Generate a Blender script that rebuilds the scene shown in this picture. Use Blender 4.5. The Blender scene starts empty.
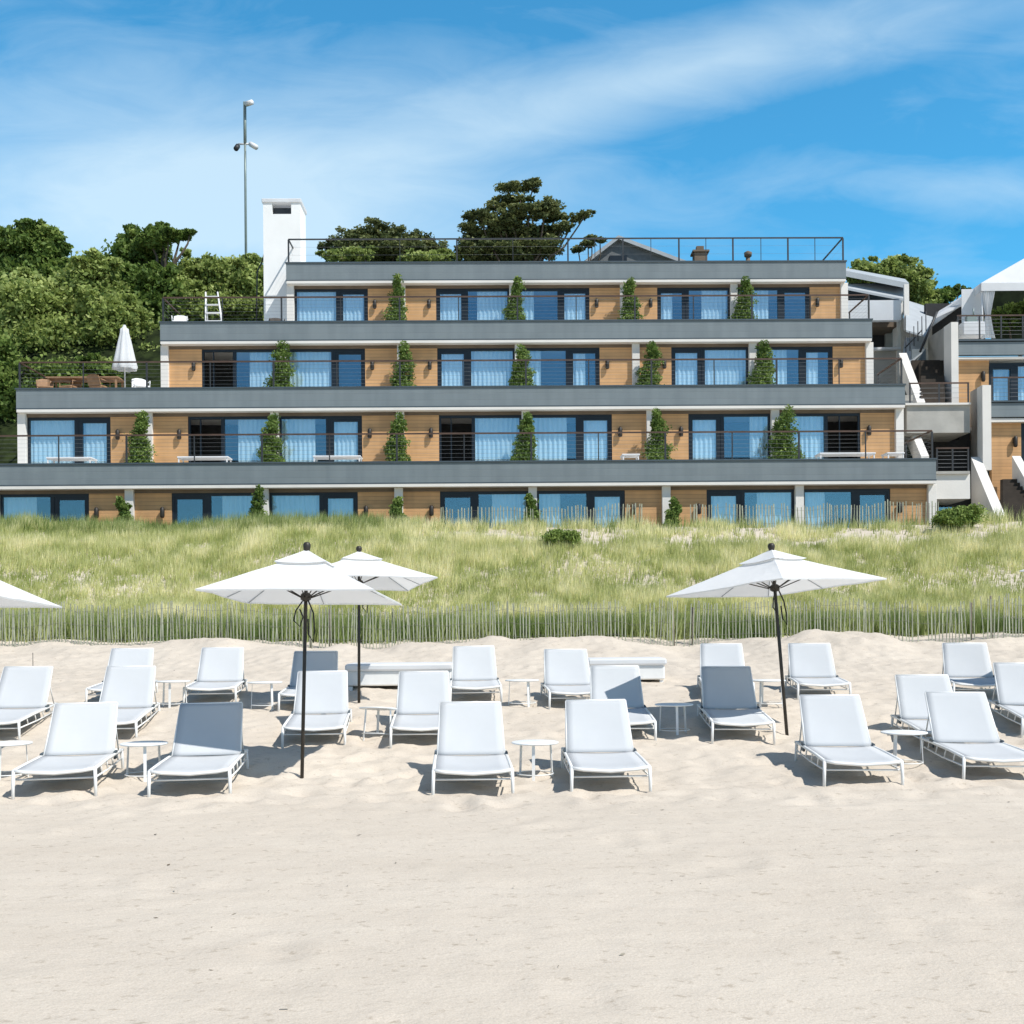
import bpy, bmesh, math, random
import numpy as np
from mathutils import Vector, Matrix, noise
random.seed(7); rng = np.random.default_rng(11)
C = bpy.context.scene.collection
sc = bpy.context.scene
R = math.radians
F = 1100.0; YH = 630.0; ROLL = .008; EYE = 1.5
CR, SR = math.cos(ROLL), math.sin(ROLL)

# ------------------------------------------------------------------ camera
cam = bpy.data.objects.new('camera', bpy.data.cameras.new('camera')); C.objects.link(cam); sc.camera = cam
cam.data.sensor_width = 36; cam.data.lens = F / 1024 * 36
cam.data.shift_y = (YH - 512) / 1024
cam.data.clip_end = 3000; cam.data.clip_start = .1
cam.matrix_world = Matrix.Translation((0, 0, EYE)) @ Matrix.Rotation(R(90), 4, 'X') @ Matrix.Rotation(-ROLL, 4, 'Z')

def W(px, py, d):                       # world point at depth d seen at a photo position
    dx, dy = px - 512, py - YH
    u = CR * dx - SR * dy; v = SR * dx + CR * dy
    return Vector((u * d / F, d, EYE - v * d / F))
def proj(p):
    u = F * p[0] / p[1]; v = -F * (p[2] - EYE) / p[1]
    return 512 + u * CR + v * SR, YH - u * SR + v * CR

# ------------------------------------------------------------------ terrain
PROF = [(-400, -.9), (-60, -.6), (0, -.1), (5, -.04), (10, 0), (11.4, .03), (12.6, .13), (14.0, .26), (14.8, .44), (16.2, .50), (18, .63),
        (20.5, .88), (22.5, 1.13), (24.2, 1.28), (25.5, 1.45), (28, 2.35), (31, 3.75), (33, 4.5), (34.3, 4.72), (35.2, 4.3), (36, 3.8), (37.5, 3.6),
        (48.5, 15.0), (52, 15.4), (90, 15.6), (1500, 16)]
def hill_right(y):
    return 3.6 + min(8.4, max(0, y - 37.5) * .55)
def prof(y):
    if y <= PROF[0][0]: return PROF[0][1]
    for (a, za), (b, zb) in zip(PROF, PROF[1:]):
        if y <= b:
            return za + (zb - za) * (y - a) / (b - a)
    return PROF[-1][1]
def terrain(x, y, detail=True):
    z = (prof(y - .35) + prof(y) * 2 + prof(y + .35)) / 4
    if y > 37 and x > 11.3:
        k = min(1, (x - 11.3) / 1.2); z = z * (1 - k) + min(z, hill_right(y)) * k
    if 20 < y < 27:                      # sand drifts piled along the fence
        w = max(0, 1 - abs(y - 22.6) / 2.6)
        z += w * (.42 * noise.noise((x * .38, y * .3, 2.2)) + .16 * noise.noise((x * 1.3, y * .9, 5.2)))
    if 25 < y < 36:
        z += .22 * noise.noise((x * .16, y * .2, 9)) * min(1, (y - 25) / 4) + .1 * noise.noise((x * .7, y * .7, 3))
    if detail and 2 < y < 25:
        k = .3 + .7 * max(0, min(1, (y - 8.6) / 1.6))
        a = (.022 * noise.noise((x * 1.3, y * 1.6, 0)) + .015 * noise.noise((x * 3.7, y * 4.5, 4))) * k
        if 18 < y: k = 1.6
        a += k * (.017 * noise.noise((x * 8, y * 8, 7)))
        z += a
    return z
def ground_hit(px, py):
    lo, d = 3.0, 3.0
    while d < 60:
        p = W(px, py, d)
        if p.z < terrain(p.x, p.y, False): break
        d += .1
    return W(px, py, d - .05)
def on_ground(px, d):
    p = W(px, YH, d); return Vector((p.x, d, terrain(p.x, d, False)))

# ------------------------------------------------------------------ materials
def new_mat(name):
    m = bpy.data.materials.new(name); m.use_nodes = True
    n = m.node_tree.nodes; n.clear(); return m, n, m.node_tree.links
def mat(name, col, rough=.7, var=.12, scale=3.0, bump=0.0, bscale=40.0, metal=0.0, stretch=(1, 1, 1), trans=0.0, spec=.4, dirt=None):
    m, n, l = new_mat(name)
    out = n.new('ShaderNodeOutputMaterial'); b = n.new('ShaderNodeBsdfPrincipled')
    b.inputs['Roughness'].default_value = rough; b.inputs['Metallic'].default_value = metal
    b.inputs['Specular IOR Level'].default_value = spec
    tc = n.new('ShaderNodeTexCoord'); mp = n.new('ShaderNodeMapping'); mp.inputs['Scale'].default_value = stretch
    l.new(tc.outputs['Object'], mp.inputs['Vector'])
    nz = n.new('ShaderNodeTexNoise'); nz.inputs['Scale'].default_value = scale; nz.inputs['Detail'].default_value = 5
    l.new(mp.outputs[0], nz.inputs['Vector'])
    cr = n.new('ShaderNodeValToRGB')
    cr.color_ramp.elements[0].position = .3; cr.color_ramp.elements[1].position = .7
    lo = [max(0, c * (1 - var)) for c in col]; hi = [min(1, c * (1 + var)) for c in col]
    if dirt: lo = dirt
    cr.color_ramp.elements[0].color = (*lo, 1); cr.color_ramp.elements[1].color = (*hi, 1)
    l.new(nz.outputs['Fac'], cr.inputs[0]); l.new(cr.outputs[0], b.inputs['Base Color'])
    if bump:
        bn = n.new('ShaderNodeTexNoise'); bn.inputs['Scale'].default_value = bscale; bn.inputs['Detail'].default_value = 3
        l.new(mp.outputs[0], bn.inputs['Vector'])
        bp = n.new('ShaderNodeBump'); bp.inputs['Strength'].default_value = bump; bp.inputs['Distance'].default_value = .02
        l.new(bn.outputs['Fac'], bp.inputs['Height']); l.new(bp.outputs[0], b.inputs['Normal'])
    if trans:
        t = n.new('ShaderNodeBsdfTranslucent'); l.new(cr.outputs[0], t.inputs['Color'])
        mx = n.new('ShaderNodeMixShader'); mx.inputs[0].default_value = trans
        l.new(b.outputs[0], mx.inputs[1]); l.new(t.outputs[0], mx.inputs[2]); l.new(mx.outputs[0], out.inputs[0])
    else: l.new(b.outputs[0], out.inputs[0])
    return m
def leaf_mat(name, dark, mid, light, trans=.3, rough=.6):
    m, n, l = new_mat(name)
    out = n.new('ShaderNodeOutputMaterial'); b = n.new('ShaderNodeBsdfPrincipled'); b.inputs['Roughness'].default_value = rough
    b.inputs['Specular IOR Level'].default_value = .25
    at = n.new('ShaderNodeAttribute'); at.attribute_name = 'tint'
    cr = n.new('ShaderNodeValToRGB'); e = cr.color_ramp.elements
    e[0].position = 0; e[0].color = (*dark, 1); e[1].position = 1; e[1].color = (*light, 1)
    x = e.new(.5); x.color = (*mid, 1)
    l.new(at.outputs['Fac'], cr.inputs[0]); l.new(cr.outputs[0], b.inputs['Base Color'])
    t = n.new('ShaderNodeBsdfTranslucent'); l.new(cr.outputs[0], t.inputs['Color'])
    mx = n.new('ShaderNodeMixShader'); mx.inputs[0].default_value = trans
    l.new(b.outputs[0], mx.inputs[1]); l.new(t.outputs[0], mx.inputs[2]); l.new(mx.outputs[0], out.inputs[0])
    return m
def siding_mat(name, col, pitch, depth=.012, var=.15, linecol=.45):
    m, n, l = new_mat(name)
    out = n.new('ShaderNodeOutputMaterial'); b = n.new('ShaderNodeBsdfPrincipled'); b.inputs['Roughness'].default_value = .62
    b.inputs['Specular IOR Level'].default_value = .3
    tc = n.new('ShaderNodeTexCoord'); sp = n.new('ShaderNodeSeparateXYZ'); l.new(tc.outputs['Object'], sp.inputs[0])
    dv = n.new('ShaderNodeMath'); dv.operation = 'DIVIDE'; dv.inputs[1].default_value = pitch; l.new(sp.outputs['Z'], dv.inputs[0])
    fr = n.new('ShaderNodeMath'); fr.operation = 'FRACT'; l.new(dv.outputs[0], fr.inputs[0])
    fl = n.new('ShaderNodeMath'); fl.operation = 'FLOOR'; l.new(dv.outputs[0], fl.inputs[0])
    dx = n.new('ShaderNodeMath'); dx.operation = 'MULTIPLY'; dx.inputs[1].default_value = .45; l.new(sp.outputs['X'], dx.inputs[0])
    cb = n.new('ShaderNodeCombineXYZ'); l.new(dx.outputs[0], cb.inputs['X']); l.new(fl.outputs[0], cb.inputs['Y'])
    nz = n.new('ShaderNodeTexNoise'); nz.inputs['Scale'].default_value = 1.7; nz.inputs['Detail'].default_value = 4
    l.new(cb.outputs[0], nz.inputs['Vector'])
    cr = n.new('ShaderNodeValToRGB'); e = cr.color_ramp.elements
    e[0].position = .3; e[0].color = (*[c * (1 - var) for c in col], 1); e[1].position = .7; e[1].color = (*[c * (1 + var) for c in col], 1)
    l.new(nz.outputs['Fac'], cr.inputs[0])
    gp = n.new('ShaderNodeValToRGB'); g = gp.color_ramp.elements
    g[0].position = .06; g[0].color = (linecol,) * 3 + (1,); g[1].position = .16; g[1].color = (1, 1, 1, 1)
    l.new(fr.outputs[0], gp.inputs[0])
    mu = n.new('ShaderNodeMixRGB'); mu.blend_type = 'MULTIPLY'; mu.inputs[0].default_value = 1
    l.new(cr.outputs[0], mu.inputs[1]); l.new(gp.outputs[0], mu.inputs[2])
    mp = n.new('ShaderNodeMapping'); mp.inputs['Scale'].default_value = (2.2, 1, .25); l.new(tc.outputs['Object'], mp.inputs[0])
    n3 = n.new('ShaderNodeTexNoise'); n3.inputs['Scale'].default_value = 1.3; n3.inputs['Detail'].default_value = 6; l.new(mp.outputs[0], n3.inputs[0])
    r3 = n.new('ShaderNodeValToRGB'); e = r3.color_ramp.elements; e[0].position = .35; e[0].color = (.92, .92, .925, 1); e[1].position = .62; e[1].color = (1.04, 1.03, 1.02, 1); l.new(n3.outputs['Fac'], r3.inputs[0])
    m3 = n.new('ShaderNodeMixRGB'); m3.blend_type = 'MULTIPLY'; m3.inputs[0].default_value = 1; l.new(mu.outputs[0], m3.inputs[1]); l.new(r3.outputs[0], m3.inputs[2])
    l.new(m3.outputs[0], b.inputs['Base Color'])
    bp = n.new('ShaderNodeBump'); bp.inputs['Distance'].default_value = depth; bp.inputs['Strength'].default_value = .6
    l.new(fr.outputs[0], bp.inputs['Height']); l.new(bp.outputs[0], b.inputs['Normal']); l.new(b.outputs[0], out.inputs[0])
    return m
def glass_mat(name, tint=(.90, .975, 1.0), refl=.20, gcol=(.60, .86, 1)):
    m, n, l = new_mat(name)
    out = n.new('ShaderNodeOutputMaterial'); t = n.new('ShaderNodeBsdfTransparent'); t.inputs[0].default_value = (*tint, 1)
    g = n.new('ShaderNodeBsdfGlossy'); g.inputs['Roughness'].default_value = .03; g.inputs[0].default_value = (*gcol, 1)
    nz = n.new('ShaderNodeTexNoise'); nz.inputs['Scale'].default_value = .7
    bp = n.new('ShaderNodeBump'); bp.inputs['Strength'].default_value = .05; bp.inputs['Distance'].default_value = .05
    l.new(nz.outputs['Fac'], bp.inputs['Height']); l.new(bp.outputs[0], g.inputs['Normal'])
    mx = n.new('ShaderNodeMixShader'); mx.inputs[0].default_value = refl
    l.new(t.outputs[0], mx.inputs[1]); l.new(g.outputs[0], mx.inputs[2]); l.new(mx.outputs[0], out.inputs[0])
    return m

def sand_mat():
    m, n, l = new_mat('sand')
    out = n.new('ShaderNodeOutputMaterial'); b = n.new('ShaderNodeBsdfPrincipled'); b.inputs['Roughness'].default_value = .95
    b.inputs['Specular IOR Level'].default_value = .1
    tc = n.new('ShaderNodeTexCoord')
    def nzs(scale, det=4, st=(1, 1, 1)):
        mp = n.new('ShaderNodeMapping'); mp.inputs['Scale'].default_value = st; l.new(tc.outputs['Object'], mp.inputs[0])
        q = n.new('ShaderNodeTexNoise'); q.inputs['Scale'].default_value = scale; q.inputs['Detail'].default_value = det
        q.inputs['Roughness'].default_value = .6
        l.new(mp.outputs[0], q.inputs['Vector']); return q
    a = nzs(.5, 5, (.5, 1.2, 1)); c = nzs(17, 6, (.8, 1.1, 1)); s = nzs(2.2, 5, (.35, 1.5, 1)); f = nzs(120, 2)
    cr = n.new('ShaderNodeValToRGB'); e = cr.color_ramp.elements
    e[0].position = .3; e[0].color = (.60, .528, .442, 1); e[1].position = .7; e[1].color = (.65, .578, .488, 1)
    l.new(a.outputs['Fac'], cr.inputs[0])
    g1 = n.new('ShaderNodeValToRGB'); e = g1.color_ramp.elements
    e[0].position = .30; e[0].color = (.74, .72, .69, 1); e[1].position = .41; e[1].color = (1, 1, 1, 1)
    l.new(c.outputs['Fac'], g1.inputs[0])
    g2 = n.new('ShaderNodeValToRGB'); e = g2.color_ramp.elements
    e[0].position = .32; e[0].color = (.965, .96, .955, 1); e[1].position = .6; e[1].color = (1.0, 1.0, 1.0, 1)
    l.new(s.outputs['Fac'], g2.inputs[0])
    g3 = n.new('ShaderNodeValToRGB'); e = g3.color_ramp.elements
    e[0].position = .2; e[0].color = (.8, .79, .77, 1); e[1].position = .75; e[1].color = (1.06, 1.06, 1.06, 1)
    l.new(f.outputs['Fac'], g3.inputs[0])
    cur = cr.outputs[0]
    for g in (g1, g2, g3):
        mu = n.new('ShaderNodeMixRGB'); mu.blend_type = 'MULTIPLY'; mu.inputs[0].default_value = 1
        l.new(cur, mu.inputs[1]); l.new(g.outputs[0], mu.inputs[2]); cur = mu.outputs[0]
    sx = n.new('ShaderNodeSeparateXYZ'); l.new(tc.outputs['Object'], sx.inputs[0])
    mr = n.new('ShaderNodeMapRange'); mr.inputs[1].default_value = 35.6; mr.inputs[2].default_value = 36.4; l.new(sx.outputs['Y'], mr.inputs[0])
    hv = n.new('ShaderNodeValToRGB'); e = hv.color_ramp.elements; e[0].position = .35; e[0].color = (.008, .012, .005, 1); e[1].position = .7; e[1].color = (.035, .05, .015, 1)  # green hill soil, darkened to stand for shade between the trees
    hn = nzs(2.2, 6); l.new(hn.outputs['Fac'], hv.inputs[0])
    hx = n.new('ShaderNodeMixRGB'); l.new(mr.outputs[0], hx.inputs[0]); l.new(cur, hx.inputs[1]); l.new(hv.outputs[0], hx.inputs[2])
    l.new(hx.outputs[0], b.inputs['Base Color'])
    # bump: rake streaks, trampled pits, grain
    h1 = nzs(7, 6, (.6, 1.1, 1)); h2 = nzs(45, 3, (.8, 1, 1))
    ad = n.new('ShaderNodeMath'); ad.operation = 'ADD'; l.new(h1.outputs['Fac'], ad.inputs[0])
    m2 = n.new('ShaderNodeMath'); m2.operation = 'MULTIPLY'; m2.inputs[1].default_value = .35; l.new(h2.outputs['Fac'], m2.inputs[0])
    l.new(m2.outputs[0], ad.inputs[1])
    bp = n.new('ShaderNodeBump'); bp.inputs['Strength'].default_value = .4; bp.inputs['Distance'].default_value = .03
    l.new(ad.outputs[0], bp.inputs['Height']); l.new(bp.outputs[0], b.inputs['Normal'])
    l.new(b.outputs[0], out.inputs[0]); return m

M = {}
M['sand'] = sand_mat()
M['white_frame'] = mat('white_powder_coat', (.82, .82, .80), .4, .04, 6)
M['sling'] = mat('sling_fabric', (.57, .585, .595), .88, .05, 1.6, .25, 220, trans=.05, spec=.15)
M['table'] = mat('table_white', (.80, .81, .80), .5, .04, 6)
M['canopy'] = mat('canopy_fabric', (.86, .865, .86), .9, .02, 3, .1, 9, trans=.30, spec=.1)
M['pole'] = mat('dark_bronze', (.045, .04, .033), .45, .2, 5, metal=.3)
M['strap'] = mat('dark_strap', (.03, .03, .03), .9, .2, 5)
M['plaster'] = mat('white_plaster', (.73, .70, .65), .85, .05, 1.3, .2, 25)
M['concrete'] = mat('beige_concrete', (.40, .385, .35), .9, .14, 1.6, .3, 30)
M['fascia'] = siding_mat('grey_fascia_boards', (.19, .225, .24), .235, .005, .05, .9)
M['cap'] = mat('dark_grey_cap', (.06, .082, .098), .55, .1, 2)
M['wood'] = siding_mat('cedar_siding', (.60, .35, .165), .125, .010, .11, .66)
M['header'] = mat('brown_header', (.16, .12, .085), .8, .15, 2)
M['frame'] = mat('navy_frame', (.009, .015, .023), .4, .15, 2)
M['glass'] = glass_mat('window_glass')
M['curtain'] = mat('white_curtain', (.93, .93, .93), .9, .03, 3, trans=.15, spec=.1)
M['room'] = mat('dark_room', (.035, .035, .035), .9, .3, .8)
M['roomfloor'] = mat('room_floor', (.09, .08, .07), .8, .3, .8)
M['rail'] = mat('brown_handrail', (.085, .05, .035), .5, .2, 3)
M['post'] = mat('dark_rail_post', (.035, .038, .042), .5, .2, 3)
M['cable'] = mat('steel_cable', (.30, .31, .32), .4, .1, 3, metal=.5)
M['lamp'] = mat('bronze_wall_lamp', (.03, .025, .02), .5, .2, 4)
M['planter'] = mat('planter_pot', (.42, .42, .38), .8, .1, 4)
M['darkplanter'] = mat('dark_planter', (.05, .05, .05), .8, .1, 4)
M['bark'] = mat('bark', (.10, .08, .06), .95, .4, 4, .8, 12, stretch=(3, 3, .6))
M['slat'] = mat('weathered_slat', (.36, .37, .28), .9, .35, 2.2, .3, 30, stretch=(8, 8, .6))
M['wire'] = mat('fence_wire', (.2, .19, .17), .6, .2, 4, metal=.4)
M['wire_post'] = mat('fence_post', (.20, .17, .13), .9, .3, 4)
M['leaf'] = leaf_mat('tree_leaves', (.045, .085, .02), (.15, .235, .05), (.32, .40, .11), .42)
M['leaf_light'] = leaf_mat('light_leaves', (.09, .14, .035), (.32, .40, .11), (.58, .64, .24), .42)
M['needle'] = leaf_mat('pine_needles', (.04, .06, .025), (.16, .19, .07), (.32, .33, .13), .3)
M['shrub'] = leaf_mat('shrub_leaves', (.05, .10, .02), (.15, .23, .05), (.32, .40, .11), .3)
M['grass'] = leaf_mat('beach_grass', (.36, .42, .13), (.66, .67, .31), (.95, .90, .60), .4, .7)
M['grass_dark'] = leaf_mat('dense_grass', (.13, .20, .05), (.28, .35, .11), (.50, .54, .24), .35, .7)
M['galv'] = mat('galvanised_mast', (.22, .27, .25), .5, .1, 3, metal=.3)
M['cam'] = mat('white_housing', (.75, .75, .75), .5, .05, 3)
M['tent'] = mat('tent_canvas', (.84, .85, .86), .85, .03, 2, .1, 5, trans=.35, spec=.1)
M['roof'] = mat('pale_roof', (.38, .41, .43), .7, .08, 2)
M['shingle'] = mat('grey_shingle', (.14, .15, .155), .85, .2, 3)
M['teak'] = mat('teak', (.33, .19, .10), .7, .2, 6)
M['treads'] = mat('dark_tread', (.05, .038, .028), .85, .2, 4)
M['darkobj'] = mat('black_rubber', (.02, .02, .02), .7, .2, 6)
M['mesh_dark'] = mat('dark_wicker', (.07, .06, .05), .8, .3, 14)
M['tentin'] = mat('tent_back_wall', (.03, .045, .02), .9, .4, 3)

# ------------------------------------------------------------------ helpers
def tag(o, label=None, cat=None, group=None, kind=None):
    if label: o['label'] = label
    if cat: o['category'] = cat
    if group: o['group'] = group
    if kind: o['kind'] = kind
    return o
def empty(name, loc=(0, 0, 0), rz=0, label=None, cat=None, group=None):
    o = bpy.data.objects.new(name, None); C.objects.link(o); o.location = loc; o.rotation_euler = (0, 0, rz)
    o.empty_display_size = .2
    return tag(o, label, cat, group)
class MB:
    def __init__(s): s.v = []; s.f = []; s.smooth = []
    def add(s, vs, fs, sm=False):
        k = len(s.v); s.v += [tuple(v) for v in vs]; s.f += [tuple(i + k for i in f) for f in fs]; s.smooth += [sm] * len(fs); return s
    def box(s, x0, x1, y0, y1, z0, z1, b=0.0):
        x0, x1 = sorted((x0, x1)); y0, y1 = sorted((y0, y1)); z0, z1 = sorted((z0, z1))
        b = min(b, (x1 - x0) / 3, (y1 - y0) / 3, (z1 - z0) / 3)
        if b <= 0:
            vs = [(x, y, z) for z in (z0, z1) for y in (y0, y1) for x in (x0, x1)]
            return s.add(vs, [(0, 2, 3, 1), (4, 5, 7, 6), (0, 1, 5, 4), (2, 6, 7, 3), (0, 4, 6, 2), (1, 3, 7, 5)])
        bm = bmesh.new(); bmesh.ops.create_cube(bm, size=1)
        for v in bm.verts: v.co = Vector(((x0 + x1) / 2 + v.co.x * (x1 - x0), (y0 + y1) / 2 + v.co.y * (y1 - y0), (z0 + z1) / 2 + v.co.z * (z1 - z0)))
        bmesh.ops.bevel(bm, geom=bm.edges[:], offset=b, segments=1, affect='EDGES')
        bm.verts.index_update(); s.add([v.co[:] for v in bm.verts], [[v.index for v in f.verts] for f in bm.faces]); bm.free(); return s
    def poly(s, pts, off):               # planar polygon extruded by vector off
        n = len(pts); a = [Vector(p) for p in pts]; o = Vector(off)
        vs = a + [p + o for p in a]
        fs = [tuple(range(n)), tuple(range(2 * n - 1, n - 1, -1))] + [(i, i + n, (i + 1) % n + n, (i + 1) % n) for i in range(n)]
        return s.add(vs, fs)
    def tube(s, pts, r, n=8, cap=True):
        pts = [Vector(p) for p in pts]; rr = r if isinstance(r, (list, tuple)) else [r] * len(pts)
        up = None; rings = []
        for i, p in enumerate(pts):
            a = pts[max(0, i - 1)]; b = pts[min(len(pts) - 1, i + 1)]; t = (b - a).normalized()
            if up is None:
                up = Vector((0, 0, 1)) if abs(t.z) < .9 else Vector((0, 1, 0))
            sx = t.cross(up)
            if sx.length < 1e-4: sx = t.cross(Vector((1, 0, 0)))
            sx.normalize(); up = sx.cross(t).normalized()
            rings.append([p + (sx * math.cos(2 * math.pi * k / n) + up * math.sin(2 * math.pi * k / n)) * rr[i] for k in range(n)])
        vs = [v for g in rings for v in g]; fs = []
        for i in range(len(pts) - 1):
            for k in range(n):
                fs.append((i * n + k, i * n + (k + 1) % n, (i + 1) * n + (k + 1) % n, (i + 1) * n + k))
        if cap: fs += [tuple(range(n - 1, -1, -1)), tuple((len(pts) - 1) * n + k for k in range(n))]
        return s.add(vs, fs, n > 4)
    def lathe(s, prof_, n=24, c=(0, 0, 0)):
        vs = [(c[0] + r * math.cos(2 * math.pi * k / n), c[1] + r * math.sin(2 * math.pi * k / n), c[2] + z) for r, z in prof_ for k in range(n)]
        fs = [(i * n + k, i * n + (k + 1) % n, (i + 1) * n + (k + 1) % n, (i + 1) * n + k) for i in range(len(prof_) - 1) for k in range(n)]
        fs += [tuple(range(n - 1, -1, -1)), tuple((len(prof_) - 1) * n + k for k in range(n))]
        return s.add(vs, fs, True)
    def build(s, name, m, parent=None, loc=None):
        me = bpy.data.meshes.new(name); me.from_pydata(s.v, [], s.f); me.polygons.foreach_set('use_smooth', s.smooth)
        me.materials.append(m); me.update()
        o = bpy.data.objects.new(name, me); C.objects.link(o)
        if parent: o.parent = parent
        if loc is not None: o.location = loc
        return o
def quads(name, cen, u, v, tint, m, parent=None, loc=None, tri=False):
    """many small leaf faces as ONE mesh; cen,u,v are (n,3)"""
    n = len(cen)
    if tri: co = np.stack([cen - u, cen + u, cen + v], 1); k = 3
    else: co = np.stack([cen - u * .25 - v, cen + u - v * .1, cen + u * .15 + v, cen - u + v * .1], 1); k = 4
    me = bpy.data.meshes.new(name); me.vertices.add(n * k); me.vertices.foreach_set('co', co.astype(np.float32).ravel())
    me.loops.add(n * k); me.loops.foreach_set('vertex_index', np.arange(n * k, dtype=np.int32))
    me.polygons.add(n); me.polygons.foreach_set('loop_start', np.arange(0, n * k, k, dtype=np.int32))
    me.polygons.foreach_set('loop_total', np.full(n, k, dtype=np.int32))
    a = me.attributes.new('tint', 'FLOAT', 'POINT'); a.data.foreach_set('value', np.repeat(np.clip(tint, 0, 1), k).astype(np.float32))
    me.materials.append(m); me.update(calc_edges=True); me.validate()
    o = bpy.data.objects.new(name, me); C.objects.link(o)
    if parent: o.parent = parent
    if loc is not None: o.location = loc
    return o
def rdirs(n):
    d = rng.normal(size=(n, 3)); return d / np.linalg.norm(d, axis=1)[:, None]

def copy_tree(o, parent=None):
    c = o.copy(); C.objects.link(c)
    if parent is not None: c.parent = parent
    for ch in o.children: copy_tree(ch, c)
    return c

# ------------------------------------------------------------------ ground sheet
def axis(lo, hi, a, b, step, grow=1.18):
    xs = list(np.arange(a, b + 1e-6, step)); s = step; x = b
    while x < hi: s *= grow; x += s; xs.append(min(x, hi))
    s = step; x = a
    while x > lo: s *= grow; x -= s; xs.insert(0, max(x, lo))
    return xs
def build_ground():
    xs = axis(-700, 700, -12.5, 12.5, .06, 1.12)
    ys = list(np.arange(25, 38, .25)) + axis(38.5, 1500, 38, 52, .7, 1.3)
    ys = axis(-400, 24.9, 3.6, 24.9, .06, 1.25) + ys
    ys = sorted(set(round(y, 4) for y in ys))
    nx, ny = len(xs), len(ys)
    vs = [(x, y, terrain(x, y)) for y in ys for x in xs]
    Z = np.array([v[2] for v in vs]).reshape(ny, nx); XA = np.array(xs); YA = np.array(ys)
    for q in range(2600):                # footprints and scuffs with pushed-up rims
        x = random.uniform(-12.4, 12.4); y = random.choice([random.uniform(9.3, 19), random.uniform(9.3, 14), random.uniform(9.3, 22)])
        if q % 14 == 0: y = random.uniform(4.2, 9.3)
        rr = random.uniform(.09, .17); dp = random.uniform(.008, .024) * (1 if y > 9.3 else .6); an = random.uniform(0, 3.14)
        i0, i1 = np.searchsorted(XA, [x - .5, x + .5]); j0, j1 = np.searchsorted(YA, [y - .5, y + .5])
        gx, gy = np.meshgrid(XA[i0:i1] - x, YA[j0:j1] - y); cx = gx * math.cos(an) + gy * math.sin(an); cy = -gx * math.sin(an) + gy * math.cos(an)
        rho = np.sqrt(cx ** 2 + (cy / 1.7) ** 2) / rr
        Z[j0:j1, i0:i1] += dp * (-np.exp(-rho ** 2) + .55 * np.exp(-((rho - 1.45) / .45) ** 2))
    vs = [(v[0], v[1], z) for v, z in zip(vs, Z.ravel().tolist())]
    fs = [(j * nx + i, j * nx + i + 1, (j + 1) * nx + i + 1, (j + 1) * nx + i) for j in range(ny - 1) for i in range(nx - 1)]
    me = bpy.data.meshes.new('beach_ground'); me.from_pydata(vs, [], fs); me.materials.append(M['sand'])
    me.polygons.foreach_set('use_smooth', [True] * len(fs)); me.update()
    o = bpy.data.objects.new('ground', me); C.objects.link(o); tag(o, 'pale sandy beach rising to a grassy dune', 'ground', kind='structure')
build_ground()

# ------------------------------------------------------------------ grass on the dune (uncountable)
def grass(name, n, xr, yr, h, w, m, label, dens=None, lean=.35, tb=0.0):
    x = rng.uniform(*xr, n); y = rng.uniform(*yr, n)
    keep = np.ones(n, bool)
    pz = np.empty(n); tn = np.empty(n); hs = np.empty(n)
    for i in range(n):
        q = noise.noise((x[i] * .22, y[i] * .33, 31)); q2 = noise.noise((x[i] * .9, y[i] * 1.0, 12))
        d = dens(x[i], y[i], q, q2) if dens else 1
        if rng.random() > d: keep[i] = False; continue
        pz[i] = terrain(x[i], y[i]); tn[i] = .5 + .75 * q2 + .4 * q + .5 * noise.noise((x[i] * 2.6, y[i] * 2.2, 71)) + tb; hs[i] = 1 + .45 * q + .25 * q2
    x, y, pz, tn, hs = x[keep], y[keep], pz[keep], tn[keep], hs[keep]
    B = 7; N = len(x) * B
    X = np.repeat(x, B) + rng.normal(0, .07, N); Y = np.repeat(y, B) + rng.normal(0, .07, N); Z = np.repeat(pz, B) - .03
    H = h * np.repeat(hs, B) * rng.uniform(.55, 1.15, N); a = rng.uniform(0, math.tau, N)
    u = np.stack([np.cos(a), np.sin(a), np.zeros(N)], 1) * (w * rng.uniform(.6, 1.2, N))[:, None]
    b = rng.uniform(0, math.tau, N); ln = rng.uniform(.05, lean, N) * H
    v = np.stack([np.cos(b) * ln + .06 * H, np.sin(b) * ln, H], 1)
    t = np.repeat(tn, B) + rng.normal(0, .17, N)
    o = quads(name, np.stack([X, Y, Z], 1), u, v, t, m, tri=True)
    tag(o, label, 'grass', kind='stuff'); return o
def dens_slope(x, y, q, q2):
    d = 1.0
    if q2 < -.24: d *= .5
    if q < -.28: d *= .6
    if y > 31.6 + q and x > -2.8: d *= .08 if q2 < .05 else .4
    return d
grass('dune_grass', 60000, (-19, 19.5), (25.0, 34.2), .34, .011, M['grass'], 'tall pale green beach grass covering the dune slope', dens_slope)
def dens_foot(x, y, q, q2): return .9 if q2 > -.25 else .35
grass('fence_grass', 9000, (-15, 15.5), (24.3, 25.4), .55, .013, M['grass_dark'], 'dark dense grass growing behind the lower snow fence', dens_foot)
def dens_crest(x, y, q, q2):
    return (.9 if x < -4 else .10) * (1 if q2 > -.1 else .4)
grass('crest_grass', 6500, (-19, 19.5), (32.6, 34.8), .5, .013, M['grass_dark'], 'darker tufts of grass along the dune crest by the hotel', dens_crest, tb=-.05)

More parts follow.
